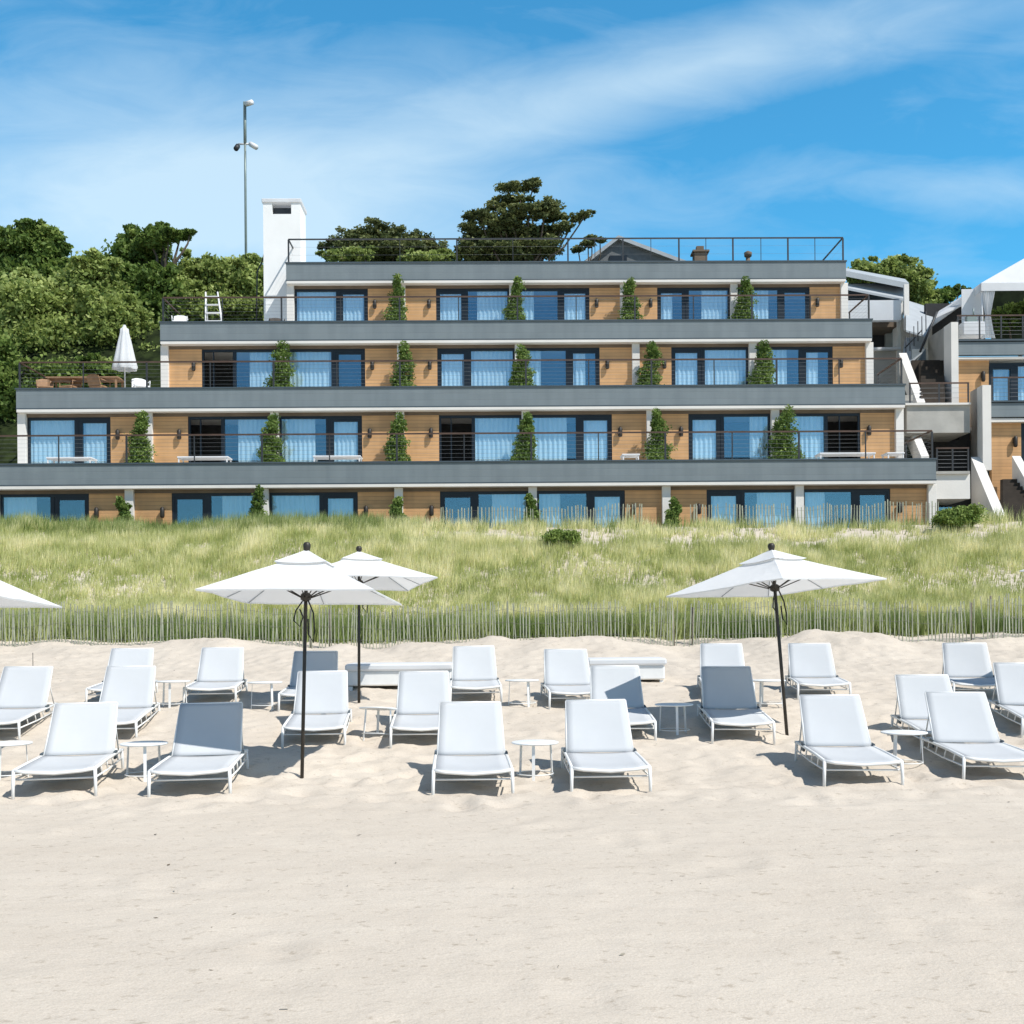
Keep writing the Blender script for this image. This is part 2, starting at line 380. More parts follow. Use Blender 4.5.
def debris():
    n = 900; y = rng.uniform(0, 1, n) ** 1.0 * 17.5 + 4; x = rng.uniform(-12, 12, n); z = np.array([terrain(a, b) for a, b in zip(x, y)]) + .006
    u = rdirs(n); u[:, 2] *= .2; v = rdirs(n); v[:, 2] *= .3; sz = (rng.uniform(.006, .02, n) * (rng.random(n) ** 2 + .6))[:, None]
    o = quads('beach_debris', np.stack([x, y, z], 1), u * sz, v * sz * .5, rng.uniform(0, 1, n), leaf_mat('debris', (.06, .045, .03), (.20, .16, .11), (.42, .38, .30), .05))
    tag(o, 'scattered dark bits of weed and shell on the sand', 'debris', kind='stuff')
# ------------------------------------------------------------------ foliage
def leaf_cloud(blobs, n, size, flat=1.0, shell=.55, fillf=.15):
    """blobs: (x,y,z,rx,ry,rz). leaves gather in soft sub-clumps so that light and dark clumps and gaps show"""
    vols = np.array([b[3] * b[4] * b[5] for b in blobs]) ** .67; vols /= vols.sum()
    cen, tint = [], []
    for b, p in zip(blobs, vols):
        k = max(30, int(n * p)); sub = max(7, k // 95)
        d = rdirs(sub); rad = rng.uniform(shell, .97, sub) ; sc_ = np.array(b[3:6])
        cc = d * rad[:, None] * sc_ + np.array(b[:3])
        idx = rng.integers(0, sub, k); rsub = min(b[3:6]) * rng.uniform(.13, .31, sub)
        pts = cc[idx] + np.clip(rng.normal(size=(k, 3)), -1.9, 1.9) * rsub[idx][:, None] * np.array([1.25, 1.25, .75])
        fill = rng.random(k) < fillf
        fp = rdirs(k) * (rng.uniform(.1, 1, k) ** .4)[:, None] * sc_ * .9 + np.array(b[:3])
        pts[fill] = fp[fill]
        st = rng.normal(0, .17, sub)
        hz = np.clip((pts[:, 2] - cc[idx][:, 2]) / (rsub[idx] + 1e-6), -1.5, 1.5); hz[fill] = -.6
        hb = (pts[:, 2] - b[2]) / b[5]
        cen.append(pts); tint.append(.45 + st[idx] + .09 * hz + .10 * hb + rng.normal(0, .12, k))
    cen = np.concatenate(cen); tint = np.concatenate(tint); k = len(cen)
    u = rdirs(k); w = rdirs(k); v = np.cross(u, w); v /= np.linalg.norm(v, axis=1)[:, None] + 1e-9
    s = size * rng.uniform(.45, 1.2, k)[:, None]
    u = u * s; v = v * s * .6
    u[:, 2] *= flat; v[:, 2] *= flat
    return cen, u, v, tint
def limb(mb, a, b, r0, r1, wob=.12, n=6):
    a, b = Vector(a), Vector(b); L = (b - a).length
    pts = [a.lerp(b, i / n) + Vector([random.uniform(-1, 1) * wob * L * math.sin(math.pi * i / n) * .5 for _ in range(3)]) for i in range(n + 1)]
    mb.tube(pts, [r0 + (r1 - r0) * i / n for i in range(n + 1)], 7)
def tree(name, blobs_px, d, label, n, size, m, group=None, cat='tree', flat=1.0, shell=.55, dy=1.0, core=True):
    """blobs_px: (px, py, rx_px, ry_px[, depth offset]) at depth d; stands on the terrain"""
    s = d / F; bl = []
    for b in blobs_px:
        off = b[4] if len(b) > 4 else random.uniform(-.8, .8)
        p = W(b[0], b[1], d + off); g_ = 1.22 if m is M['needle'] and name == 'pine_tree' else 1.0
        b = (b[0], b[1], b[2] * g_, b[3] * g_)
        bl.append((p.x, p.y, p.z, b[2] * s, max(b[2] * s * .8, b[3] * s) * dy, b[3] * s))
    if not (name == 'pine_tree' and m is M['needle']) and name != 'terrace_bush':
        ex = []
        for b in bl:
            for _ in range(4):
                a_ = random.uniform(-.25, math.pi + .25); q_ = random.uniform(.85, 1.12); f_ = random.uniform(.16, .34)
                ex.append((b[0] + math.cos(a_) * b[3] * q_, b[1] + random.uniform(-.6, .1) * b[4], b[2] + math.sin(a_) * b[5] * q_, b[3] * f_, b[4] * f_, b[5] * f_ * .8))
        bl = [(b[0], b[1], b[2], b[3] * .93, b[4] * .93, b[5] * .93) for b in bl]; main = len(bl); bl = bl + ex
    else: main = len(bl)
    cx = sum(b[0] for b in bl) / len(bl); cy = sum(b[1] for b in bl) / len(bl)
    base = Vector((cx, cy, terrain(cx, cy))); root = empty(name, base, 0, label, cat, group)
    cen, u, v, t = leaf_cloud(bl, int(n * 1.9), size * .74, flat, shell)
    quads('crown', cen - np.array(base), u, v, t, m, root)
    mb = MB(); top = max(b[2] for b in bl); H = top - base.z; r0 = .05 + .03 * H
    fork = Vector((0, 0, H * .42)); limb(mb, (0, 0, -.3), fork, r0, r0 * .7, .06)
    for b in bl[:main]:
        limb(mb, fork * random.uniform(.7, 1.0), Vector((b[0], b[1], b[2])) - base, r0 * (.5 if name != 'pine_tree' else .25), .03, .12)
    mb.build('trunk', M['bark'], root)
    return root
tree('shade_gap_tree', [(148, 330, 18, 34), (152, 385, 20, 40), (128, 352, 22, 22), (100, 352, 26, 14), (60, 352, 30, 14), (160, 300, 12, 30)], 51, 'tree added to fill the shaded gap behind the closed white parasol', 9000, .17, M['leaf'])  # extra tree, put in for the shade between the neighbouring crowns
PINEG = 'pines on the hill behind the hotel'
tree('pine_tree', [(30, 262, 32, 30), (8, 245, 24, 18), (52, 250, 16, 12), (45, 240, 20, 12), (20, 290, 40, 30), (65, 285, 22, 22)], 57, 'dark rounded tree against the sky at the far left of the hill', 26000, .20, M['leaf'])
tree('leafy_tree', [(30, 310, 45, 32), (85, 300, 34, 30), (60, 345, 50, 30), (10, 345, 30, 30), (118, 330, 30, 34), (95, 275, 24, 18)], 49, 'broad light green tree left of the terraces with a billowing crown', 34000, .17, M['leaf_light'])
tree('leafy_tree', [(140, 262, 28, 26), (155, 300, 24, 34), (130, 320, 24, 40), (120, 270, 16, 18), (150, 350, 24, 30), (148, 395, 22, 30)], 52, 'tall dark hearted tree rising between the light green tree and the hedge', 30000, .17, M['leaf'])
tree('wind_bent_tree', [(150, 240, 14, 9), (168, 236, 13, 8), (181, 235, 12, 5), (160, 228, 9, 4), (190, 233, 6, 3), (143, 250, 14, 10)], 51, 'wind bent tree whose topmost bough leans right over the hedge', 9000, .13, M['leaf'])
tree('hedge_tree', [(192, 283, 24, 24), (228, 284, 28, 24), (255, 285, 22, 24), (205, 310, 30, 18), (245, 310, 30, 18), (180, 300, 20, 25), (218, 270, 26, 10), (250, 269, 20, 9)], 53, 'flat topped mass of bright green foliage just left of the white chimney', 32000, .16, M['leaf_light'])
tree('leafy_tree', [(15, 400, 38, 32), (-20, 370, 40, 40), (60, 385, 34, 26), (20, 445, 34, 30), (100, 375, 26, 16), (-15, 450, 30, 40)], 45, 'leafy green tree beside the left end of the terraces, lowest on the slope', 26000, .15, M['leaf'])
tree('terrace_bush', [(75, 368, 20, 14), (105, 372, 22, 12), (135, 374, 18, 12), (150, 362, 12, 18)], 47.5, 'low bush behind the closed white parasol on the left terrace', 9000, .12, M['leaf_light'], cat='bush')
# pines: flat layered clumps with gaps
def pine(blobs, d, label, n=15000):
    return tree('pine_tree', blobs, d, label, n, .17, M['needle'], PINEG, flat=.7, shell=.2)
pine([(352, 240, 22, 7), (378, 232, 26, 7), (402, 238, 24, 7), (425, 248, 22, 7), (365, 250, 34, 8), (395, 250, 34, 9), (330, 246, 12, 4), (438, 252, 13, 5), (385, 258, 50, 8)], 62, 'low spreading dark pine behind the left part of the roof railing', 16000)
pine([(508, 188, 14, 4), (525, 186, 13, 5), (534, 182, 7, 3), (505, 200, 12, 4), (494, 206, 10, 4), (520, 198, 12, 4), (480, 216, 15, 6), (468, 228, 10, 6), (500, 222, 20, 7),
      (530, 212, 22, 6), (548, 206, 16, 6), (556, 216, 12, 5), (515, 236, 34, 9), (485, 242, 24, 9), (545, 232, 22, 6), (574, 218, 12, 3.5), (586, 214, 8, 3), (563, 226, 12, 3.5), (540, 248, 24, 8), (500, 256, 42, 9), (468, 250, 10, 9)], 60,
     'tall wind shaped pine standing above the middle of the roof', 26000)
pine([(588, 244, 8, 2.5), (600, 240, 7, 2.5), (578, 249, 7, 2.5), (592, 238, 6, 2)], 63, 'thin pine bough seen through the railing right of the big pine', 1500)
tree('leafy_tree', [(340, 256, 22, 7), (362, 254, 16, 7), (446, 258, 18, 6), (420, 260, 30, 6)], 59, 'bright green treetop just above the roof edge under the low pine', 5000, .14, M['leaf_light'])
tree('leafy_tree', [(868, 276, 22, 14), (890, 272, 22, 13), (905, 282, 20, 18), (918, 292, 16, 16), (880, 290, 30, 14), (925, 302, 14, 10)], 62, 'round green tree behind the pale roofs at the right end of the hotel', 16000, .17, M['leaf_light'])
tree('leafy_tree', [(938, 299, 12, 8), (950, 293, 10, 6), (928, 306, 12, 8), (960, 290, 8, 4)], 66, 'small darker tree between the round green tree and the white tent', 3500, .16, M['leaf'])
# dune shrubs
def dshrub(px, py, w, h, label, n=2500, d=None):
    p = ground_hit(px, py) if d is None else on_ground(px, d)
    p.z = terrain(p.x, p.y); s = p.y / F; h *= 1.45; root = empty('dune_shrub', p, 0, label, 'shrub', 'shrubs on the dune')
    bl = [(random.uniform(-.5, .5) * w * s, random.uniform(-.2, .2), h * s * random.uniform(.35, .6), w * s * .33, .3, h * s * .45) for _ in range(5)]
    cen, u, v, t = leaf_cloud(bl, n * 2, .045, 1, .2); quads('foliage', cen, u, v, t + .25, M['shrub'], root)
    mb = MB()
    for b in bl: limb(mb, (0, 0, -.05), (b[0], b[1], b[2]), .02, .008)
    mb.build('stem', M['bark'], root)
dshrub(562, 547, 26, 13, 'round dark shrub alone on the upper dune below the second terrace')
dshrub(962, 530, 42, 18, 'large leafy shrub on the crest in front of the outside stairs', 5000)
dshrub(855, 527, 30, 9, 'low shrub on the crest in front of the last ground floor window')
dshrub(620, 527, 30, 10, 'low green shrub on the crest before the third ground floor window')
dshrub(765, 527, 24, 8, 'tiny shrub on the crest before the fourth ground floor window')

debris()
# ------------------------------------------------------------------ snow fences
def fence(name, x0, x1, yfun, h, label, group, step=.07, lean=.05, skip=.06):
    root = empty(name, (x0, yfun(x0), terrain(x0, yfun(x0))), 0, label, 'fence', group); o = Vector(root.location)
    mb = MB(); x = x0; tops = []
    while x < x1:
        if random.random() >= skip:
            y = yfun(x); z = prof(y) * .5 + terrain(x, y) * .5 - .1; hh = h * random.uniform(.93, 1.05) + .16 * noise.noise((x * .7, 1, 8)) + .08 * noise.noise((x * 2.1, 1, 2)); l = random.gauss(0, lean) * .5 + .05 * noise.noise((x * .4, 3, 3)); w = random.uniform(.008, .013) * (1.5 if h < .75 else 1)
            a = Vector((x, y, z)) - o; b = a + Vector((l * hh, random.gauss(0, .02), hh + .1))
            mb.add([a + Vector((-w, -.005, 0)), a + Vector((w, -.005, 0)), a + Vector((w, .005, 0)), a + Vector((-w, .005, 0)),
                    b + Vector((-w, -.005, 0)), b + Vector((w, -.005, 0)), b + Vector((w, .005, 0)), b + Vector((-w, .005, 0))],
                   [(0, 1, 5, 4), (1, 2, 6, 5), (2, 3, 7, 6), (3, 0, 4, 7), (4, 5, 6, 7)])
            tops.append((a, b))
        x += step * random.uniform(.8, 1.2)
    mb.build('slats', M['slat'], root)
    mw = MB()
    for fr in (.25, .55, .85):
        mw.tube([a.lerp(b, fr) + Vector((0, -.012, 0)) for a, b in tops[::3]], .0025, 4, False)
    mw.build('wire', M['wire'], root)
    n = max(2, int((x1 - x0) / 3.2))
    for i in range(n):
        x = x0 + .2 + (x1 - x0 - .3) * i / max(1, n - 1); y = yfun(x) + .05; z = terrain(x, y)
        mp = MB(); mp.tube([Vector((x, y, z - .2)) - o, Vector((x + random.uniform(-.03, .03), y, z + h * .98)) - o], .022, 8)
        mp.build('post', M['wire_post'], root)
FG = 'snow fences at the foot of the dune'
def lowy(x): return 23.6 + .35 * noise.noise((x * .12, 0, 0)) + .25 * noise.noise((x * .5, 4, 0))
fence('snow_fence', -13.6, -4.2, lowy, .84, 'grey wooden snow fence at the dune foot, from the left edge to the paired parasols', FG)
fence('snow_fence', -4.1, 3.6, lowy, .82, 'grey wooden snow fence at the dune foot in the middle, between the parasols', FG)
fence('snow_fence', 3.7, 9.9, lambda x: lowy(x) - .05, .82, 'grey wooden snow fence at the dune foot behind the right parasol', FG)
fence('snow_fence', 10.0, 14.4, lambda x: lowy(x) - .2 + .05 * (x - 10), .92, 'grey wooden snow fence at the dune foot at the right edge', FG)
UG = 'thin fences along the dune crest'
fence('crest_fence', -2.2, 4.1, lambda x: 34.2 + .1 * noise.noise((x * .5, 4, 0)), .66, 'thin slatted fence on the crest before the middle ground floor windows', UG, .1, .04)
fence('crest_fence', 5.6, 13.4, lambda x: 34.2 + .1 * noise.noise((x * .5, 4, 0)), .70, 'thin slatted fence on the crest before the right ground floor windows', UG, .1, .04)

# ------------------------------------------------------------------ sun loungers
def make_lounger():
    root = empty('sun_lounger', (0, 0, 0)); w = .355; h = .235
    f = MB()
    for s in (-1, 1):
        f.tube([(s * w, .0, h), (s * w, .5, h + .005), (s * w, 1.1, h), (s * w, 1.52, h - .01)], .016, 8)
        f.tube([(s * w, .02, h - .085), (s * w, .7, h - .10), (s * w, 1.46, h - .09)], .009, 6)
        for y in (.28, .58, .88, 1.18): f.tube([(s * w, y, h), (s * w, y + .06, h - .095)], .008, 6)
    f.tube([(-w, 1.52, h - .01), (w, 1.52, h - .01)], .014, 8)
    f.tube([(-w + .01, .04, h - .09), (w - .01, .04, h - .09)], .009, 8)
    f.build('frame', M['white_frame'], root)
    b = MB(); b.tube([(-w, 0, h), (-w * .7, -.012, h - .018), (0, -.018, h - .034), (w * .7, -.012, h - .018), (w, 0, h)], .016, 8)
    b.build('front_bar', M['white_frame'], root)
    for s in (-1, 1):
        for y in (.0, 1.44):
            g = MB(); g.tube([(s * w, y, h + .004), (s * (w + .004), y - (.012 if y < 1 else -.03), h * .5), (s * (w + .006), y - (.014 if y < 1 else -.05), -.07)], [.017, .016, .014], 8)
            g.build('leg', M['white_frame'], root)
    # one continuous sling over seat, sagging slightly
    ang = R(49); nS, nX = 12, 8; iw = w - .018
    s1 = MB(); vs = []
    for j in range(nS + 1):
        t = j / nS; y = -.012 + 1.09 * t
        for i in range(nX + 1):
            k = -1 + 2 * i / nX; sag = .022 * (1 - k * k) * (.6 + .6 * math.sin(math.pi * t)); vs.append((k * iw, y, h + .008 - sag - (.012 if j == 0 else 0)))
    s1.add(vs, [(j * (nX + 1) + i, j * (nX + 1) + i + 1, (j + 1) * (nX + 1) + i + 1, (j + 1) * (nX + 1) + i) for j in range(nS) for i in range(nX)], True)
    so = s1.build('seat', M['sling'], root); md = so.modifiers.new('s', 'SOLIDIFY'); md.thickness = .006
    s2 = MB(); vs = []; L = .655
    for j in range(nS + 1):
        t = j / nS * L; ww = iw + .004 - .03 * j / nS
        for i in range(nX + 1):
            k = -1 + 2 * i / nX; sag = .014 * (1 - k * k) * math.sin(math.pi * j / nS)
            vs.append((k * ww, 1.072 + t * math.cos(ang) + sag * math.sin(ang), h + .006 + t * math.sin(ang) - sag * math.cos(ang)))
    s2.add(vs, [(j * (nX + 1) + i, j * (nX + 1) + i + 1, (j + 1) * (nX + 1) + i + 1, (j + 1) * (nX + 1) + i) for j in range(nS) for i in range(nX)], True)
    bo = s2.build('backrest', M['sling'], root); md = bo.modifiers.new('s', 'SOLIDIFY'); md.thickness = .006
    bf = MB()
    T = (1.072 + L * math.cos(ang), h + L * math.sin(ang))
    for s in (-1, 1):
        bf.tube([(s * iw, 1.075, h - .004), (s * (iw - .026), T[0] + .006, T[1] - .004)], .011, 8)
        bf.tube([(s * (iw - .02), 1.072 + .38 * math.cos(ang) + .01, h + .38 * math.sin(ang)), (s * (iw - .02), 1.5, h - .02)], .008, 6)
    bf.tube([(-iw + .026, T[0] + .006, T[1]), (iw - .026, T[0] + .006, T[1])], .011, 8)
    bf.build('back_frame', M['white_frame'], root)
    hb = MB()
    for s in (-1, 1): hb.box(s * w - .012, s * w + .012, 1.03, 1.15, h - .05, h + .035, .006)
    hb.build('hinge', M['cap'], root)  # dark bracket colour stands for the shadowed support at the hinge
    return root
LG = 'white sun loungers set out on the sand'
# front centre px, front feet py, back top centre px, label
LOUNGERS = [
 (55, 795, 87, 'white front row lounger nearest the left edge, between the two leftmost front tables'),
 (190, 796, 212, 'front row lounger with a shaded blue grey backrest, left of the front parasol pole'),
 (473, 796, 470, 'white front row lounger just left of the middle round table'),
 (611, 793, 596, 'white front row lounger just right of the middle round table'),
 (863, 786, 829, 'white front row lounger right of the right parasol pole'),
 (1002, 782, 954, 'white front row lounger nearest the right edge, right of the large round table'),
 (-11, 741, 30, 'white middle row lounger cut by the left edge of the photo'),
 (106, 741, 132, 'white middle row lounger behind the table of the two leftmost front loungers'),
 (314, 747, 323, 'white middle row lounger just right of the front parasol pole'),
 (422, 747, 424, 'white middle row lounger right of the tilted table, before the longer daybed'),
 (625, 741, 614, 'middle row lounger with a bent blue shadow on its back, left of the shaded table'),
 (743, 742, 725, 'middle row lounger with a fully shaded blue grey back, left of the right parasol pole'),
 (955, 753, 921, 'white middle row lounger behind the large round table at the right'),
 (1054, 738, 1017, 'white middle row lounger cut by the right edge of the photo'),
 (113, 705, 133, 'white back row lounger furthest left, rising above the middle row'),
 (210, 704, 223, 'back row lounger with a small blue shadow triangle, left of the pale blue table'),
 (306, 711, 316, 'back row lounger with a shaded blue grey back, behind the front parasol pole'),
 (476, 703, 474, 'white back row lounger at the right end of the longer daybed'),
 (576, 709, 565, 'white back row lounger at the left end of the shorter daybed'),
 (728, 700, 721, 'white back row lounger whose top shows above a fully shaded one'),
 (824, 700, 809, 'white back row lounger just right of the right parasol pole'),
 (981, 700, 964, 'back row lounger with a blue shadow triangle at its lower right, near the right edge'),
]
proto = make_lounger()
for i, (fx, fy, bx, lab) in enumerate(LOUNGERS):
    o = proto if i == 0 else copy_tree(proto)
    p = ground_hit(fx, fy); lo, hi = -.8, .8
    for _ in range(30):
        a = (lo + hi) / 2; q = Vector((p.x + 1.5 * math.sin(a), p.y + 1.5 * math.cos(a), p.z + .7))
        if proj(q)[0] < bx: lo = a
        else: hi = a
    rp = Vector((p.x + 1.44 * math.sin(a), p.y + 1.44 * math.cos(a), 0)); zr = terrain(rp.x, rp.y, False)
    pitch = math.atan2((zr - p.z) * .55, 1.44)
    o.location = p + Vector((0, 0, .0)); o.rotation_mode = 'XYZ'
    o.rotation_euler = (pitch, random.uniform(-.008, .008), -a)
    tag(o, lab, 'sun lounger', LG)

# ------------------------------------------------------------------ side tables
def make_table():
    root = empty('side_table', (0, 0, 0)); h = .36; r = .235
    t = MB(); t.lathe([(r - .012, h - .018), (r, h - .012), (r, h - .003), (r - .006, h)], 36); t.build('table_top', M['table'], root)
    for k in range(3):
        a = k * math.tau / 3 + .35; ca, sa = math.cos(a), math.sin(a); px, py = -sa, ca; w = .015
        g = MB(); pts = []
        for (rr, z) in ((.17, h - .015), (.19, -.05)):
            for sgn, th in ((-1, -.004), (1, -.004), (1, .004), (-1, .004)):
                pts.append((ca * (rr + th) + px * w * sgn, sa * (rr + th) + py * w * sgn, z))
        g.add(pts, [(0, 1, 5, 4), (1, 2, 6, 5), (2, 3, 7, 6), (3, 0, 4, 7), (0, 3, 2, 1), (4, 5, 6, 7)]); g.build('leg', M['table'], root)
    q = MB(); q.tube([(.185 * math.cos(k * math.tau / 28), .185 * math.sin(k * math.tau / 28), .045) for k in range(29)], .006, 6, False)
    q.build('foot_ring', M['table'], root)
    return root
tproto = make_table()
TABLES = [  # px, top py, approx depth, label, tilt
 (8, 743, 'white round table at the left edge in the front row', 0, 0),
 (144, 743, 'white round table between the two leftmost front row loungers', 0, 0),
 (535, 742, 'white round table between the two middle front row loungers', 0, 0),
 (904, 732, 'large looking white round table between the two right front row loungers', 0, 0),
 (674, 704, 'round table in blue shade between two middle row loungers', 0, 0),
 (377, 708, 'round table tilted down to the right at the foot of the rear parasol', 0, .13),
 (265, 682, 'round table with pale blue shaded top in the back row', 0, 0),
 (173, 681, 'white back row table right of the leftmost back row lounger', 0, 0),
 (522, 680, 'white back row table between the two daybeds', 0, 0),
 (768, 680, 'white back row table crossed by the right parasol pole', 0, 0)]
for i, (px, py, lab, rx, ry) in enumerate(TABLES):
    o = tproto if i == 0 else copy_tree(tproto)
    d = 8
    while d < 25:
        p = W(px, py, d)
        if p.z < terrain(p.x, p.y, False) + .36: break
        d += .03
    z = terrain(p.x, p.y, False); o.location = (p.x, p.y, z); o.rotation_euler = (rx, ry, random.uniform(0, 1.5))
    tag(o, lab, 'side table', 'round side tables between the loungers')

# ------------------------------------------------------------------ parasols
def make_umbrella():
    root = empty('parasol', (0, 0, 0)); hw = .95; za = 2.28; ze = 1.83
    pl = MB(); pl.tube([(0, 0, -.3), (0, 0, 2.26)], .021, 12); pl.build('pole', M['pole'], root)
    fi = MB(); fi.lathe([(.012, 2.25), (.03, 2.29), (.042, 2.33), (.045, 2.36), (.03, 2.385), (.008, 2.39)], 14); fi.build('finial', M['pole'], root)
    def surf(t, k):      # k: 0..4 around the square, t: 0..1 outwards
        s = int(k) % 4; f = k - int(k)
        c = [(-1, -1), (1, -1), (1, 1), (-1, 1)]; a, b = c[s], c[(s + 1) % 4]
        x = a[0] + (b[0] - a[0]) * f; y = a[1] + (b[1] - a[1]) * f
        e = 4 * f * (1 - f)
        inn = 1 - .028 * e * t                                  # hem bows in between the corners
        z = za - (za - ze) * (t ** .93) - .02 * math.sin(math.pi * t) * e 
        z += .012 * noise.noise((x * t * 3.1, y * t * 3.1, 1.7)) * t
        return (x * hw * t * inn, y * hw * t * inn, z)
    def shell(t0, t1, lift, nt, nk=12):
        vs = []
        for j in range(nt + 1):
            t = t0 + (t1 - t0) * j / nt
            for q in range(4 * nk):
                x, y, z = surf(t, q / nk); vs.append((x, y, z + lift))
        n = 4 * nk; return vs, [(j * n + q, (j + 1) * n + q, (j + 1) * n + (q + 1) % n, j * n + (q + 1) % n) for j in range(nt) for q in range(n)]
    cb = MB(); cb.add(*shell(.22, 1, 0, 10)); co = cb.build('canopy', M['canopy'], root)
    vb = MB(); vb.add(*shell(.01, .31, .035, 5)); vb.build('vent_cap', M['canopy'], co)
    hm = MB(); n = 48; vs = []
    for q in range(n):
        x, y, z = surf(1, q / 12); vs += [(x, y, z), (x * .994, y * .994, z - .016)]
    hm.add(vs, [(2 * q, 2 * q + 1, (2 * q + 3) % (2 * n), (2 * q + 2) % (2 * n)) for q in range(n)]); hm.build('hem', M['canopy'], co)
    hub = MB(); hub.lathe([(.03, 1.78), (.06, 1.80), (.06, 1.85), (.035, 1.87)], 14); hub.build('hub', M['pole'], root)
    for q in range(8):
        k = q / 2; pts = [Vector(surf(t, k)) - Vector((0, 0, .014)) for t in (.04, .3, .6, .98)]
        rb = MB(); rb.tube(pts, .006, 6); ro = rb.build('rib', M['roof'], root)
        e = Vector(surf(.5, k)) - Vector((0, 0, .02)); st = MB(); st.tube([(e.x * .1, e.y * .1, 1.82), e], .007, 6); st.build('strut', M['pole'], ro)
    cd = MB()
    cd.tube([(-.03, -.03, 1.78), (-.10, -.05, 1.68), (-.12, -.05, 1.58), (-.05, -.04, 1.52), (-.02, -.03, 1.62), (-.06, -.03, 1.70)], .009, 6)
    cd.tube([(.03, -.03, 1.80), (.10, -.04, 1.66), (.12, -.05, 1.48), (.11, -.05, 1.36), (.05, -.04, 1.44), (.04, -.04, 1.6)], .009, 6)
    cd.build('cord', M['strap'], root)
    return root
def put_umbrella(o, base, apex, rot, lab, scale=1.0, wide=1.0):
    p = base; d = apex
    ax = (d - p).normalized(); L = (d - p).length
    q = ax.to_track_quat('Z', 'Y')
    # keep local x near world x, then spin about the pole
    m3 = q.to_matrix(); xx = Vector((1, 0, 0)); xx = (xx - ax * xx.dot(ax)).normalized(); yy = ax.cross(xx)
    m3 = Matrix((xx, yy, ax)).transposed()
    m = Matrix.Translation(p) @ m3.to_4x4() @ Matrix.Rotation(rot, 4, 'Z') @ Matrix.Diagonal((scale * wide, scale * wide, scale, 1))
    o.matrix_world = m; tag(o, lab, 'parasol', 'square white beach parasols')
up = make_umbrella()
u1 = ground_hit(302, 777)
def apex_at(b, px, py, back=0.0): return W(px, py, b.y + back)
H0 = 2.39
def umb(o, bpx, bpy_, tpx, tpy, rot, lab, back=0.0, wide=1.0):
    b = ground_hit(bpx, bpy_); a = apex_at(b, tpx, tpy, back); put_umbrella(o, b, a, R(rot), lab, (a - b).length / H0, wide)
umb(up, 302, 777, 307, 542, -3, 'white square parasol in front, on a dark pole standing in open sand left of centre', .13, .90)
umb(copy_tree(up), 359, 703, 359, 546, 18, 'white square parasol partly hidden behind the front left one, above the tilted table', .14, 1.04)
umb(copy_tree(up), 787, 735, 771, 543, 35.3, 'white square parasol leaning left on a slanting dark pole, alone at the right', .14, 1.0)
umb(copy_tree(up), -52, 777, -47, 548, 2, 'white parasol of which only the right corner shows at the left edge', .1, .88)
b5 = on_ground(1128, 14.9); put_umbrella(copy_tree(up), b5, b5 + Vector((0, 0, 2.3)), R(28), 'white parasol beyond the right edge, known only by its shadow on a lounger', 1)

# ------------------------------------------------------------------ daybeds
def daybed(px0, px1, py, lab):
    g = ground_hit((px0 + px1) / 2, py); s = g.y / F; w = (px1 - px0) * s / 2
    root = empty('daybed', g, 0, lab, 'daybed', 'low white daybeds behind the loungers'); h = .40
    b = MB(); b.box(-w + .03, w - .03, .02, .78, .05, h - .117, .02)
    b.build('base', M['table'], root)
    for x in (-w + .05, w - .11):
        for y in (.05, .7):
            q = MB(); q.box(x, x + .06, y, y + .05, -.08, .04); q.build('leg', M['table'], root)
    c = MB(); c.box(-w, w, -.02, .80, h - .115, h, .03); co = c.build('cushion', M['tent'], root)
daybed(345, 453, 689, 'longer low white daybed behind the rear parasol pole')
daybed(588, 667, 683, 'shorter low white daybed left of the shaded lounger by the right parasol')
g = on_ground(593, 18.9)
o = MB(); o.tube([(-.1, 0, .09), (-.05, 0, .11), (.0, 0, .08), (.06, .01, .05), (.11, .01, .03)], [.015, .045, .05, .04, .01], 10)
tag(o.build('sandal', M['darkobj'], None, g + Vector((0, 0, -.01))), 'small black sandal-like object lying on the sand above the shorter daybed', 'sandal')
g = ground_hit(33, 674)
o = MB(); o.tube([(0, 0, -.1), (.0, 0, .38)], .006, 6); tag(o.build('garden_stake', M['pole'], None, g), 'thin dark stake stuck in the sand under the leftmost parasol', 'stake')

# ------------------------------------------------------------------ the terraced hotel
YAW = R(.776); ux = Vector((math.cos(YAW), math.sin(YAW), 0)); uy = Vector((-math.sin(YAW), math.cos(YAW), 0))
LV = {1: (36.32, -3.71, 5.57), 2: (38.83, -3.89, 8.59), 3: (41.39, -4.10, 11.62), 4: (43.84, -4.29, 14.64)}   # depth, x of column 0, top of the parapet above (from eye)
O = Vector((LV[1][1], LV[1][0], 0)); BW = 4.43
loc_ = {}
for L, (D, X, z) in LV.items():
    v = Vector((X, D, 0)) - O; loc_[L] = (v.dot(ux), v.dot(uy), z + EYE)
ZF = {1: loc_[1][2] - 3.12}
for L in (2, 3, 4): ZF[L] = loc_[L - 1][2] - .10
ZR = loc_[4][2]
def lx(px, yl, z=8.0):                    # local x seen at photo column px for local depth yl
    lo, hi = -60, 60
    for _ in range(45):
        m = (lo + hi) / 2; p = O + ux * m + uy * yl
        if proj((p.x, p.y, z))[0] < px: lo = m
        else: hi = m
    return lo
hotel = empty('terraced_hotel', O + Vector((0, 0, ZF[1])), YAW, 'long grey and cedar hotel stepping back up the dune in four terraced storeys', 'hotel')
ZB = ZF[1]
def hp(mb, name, m, parent=None):          # part of the hotel; meshes are written with absolute z
    mb.v = [(x, y, z - ZB) for x, y, z in mb.v]
    return mb.build(name, m, parent or hotel)
class P0: pass
def sub(mb, name, m, parent):
    mb.v = [(x, y, z - ZB) for x, y, z in mb.v]; return mb.build(name, m, parent)
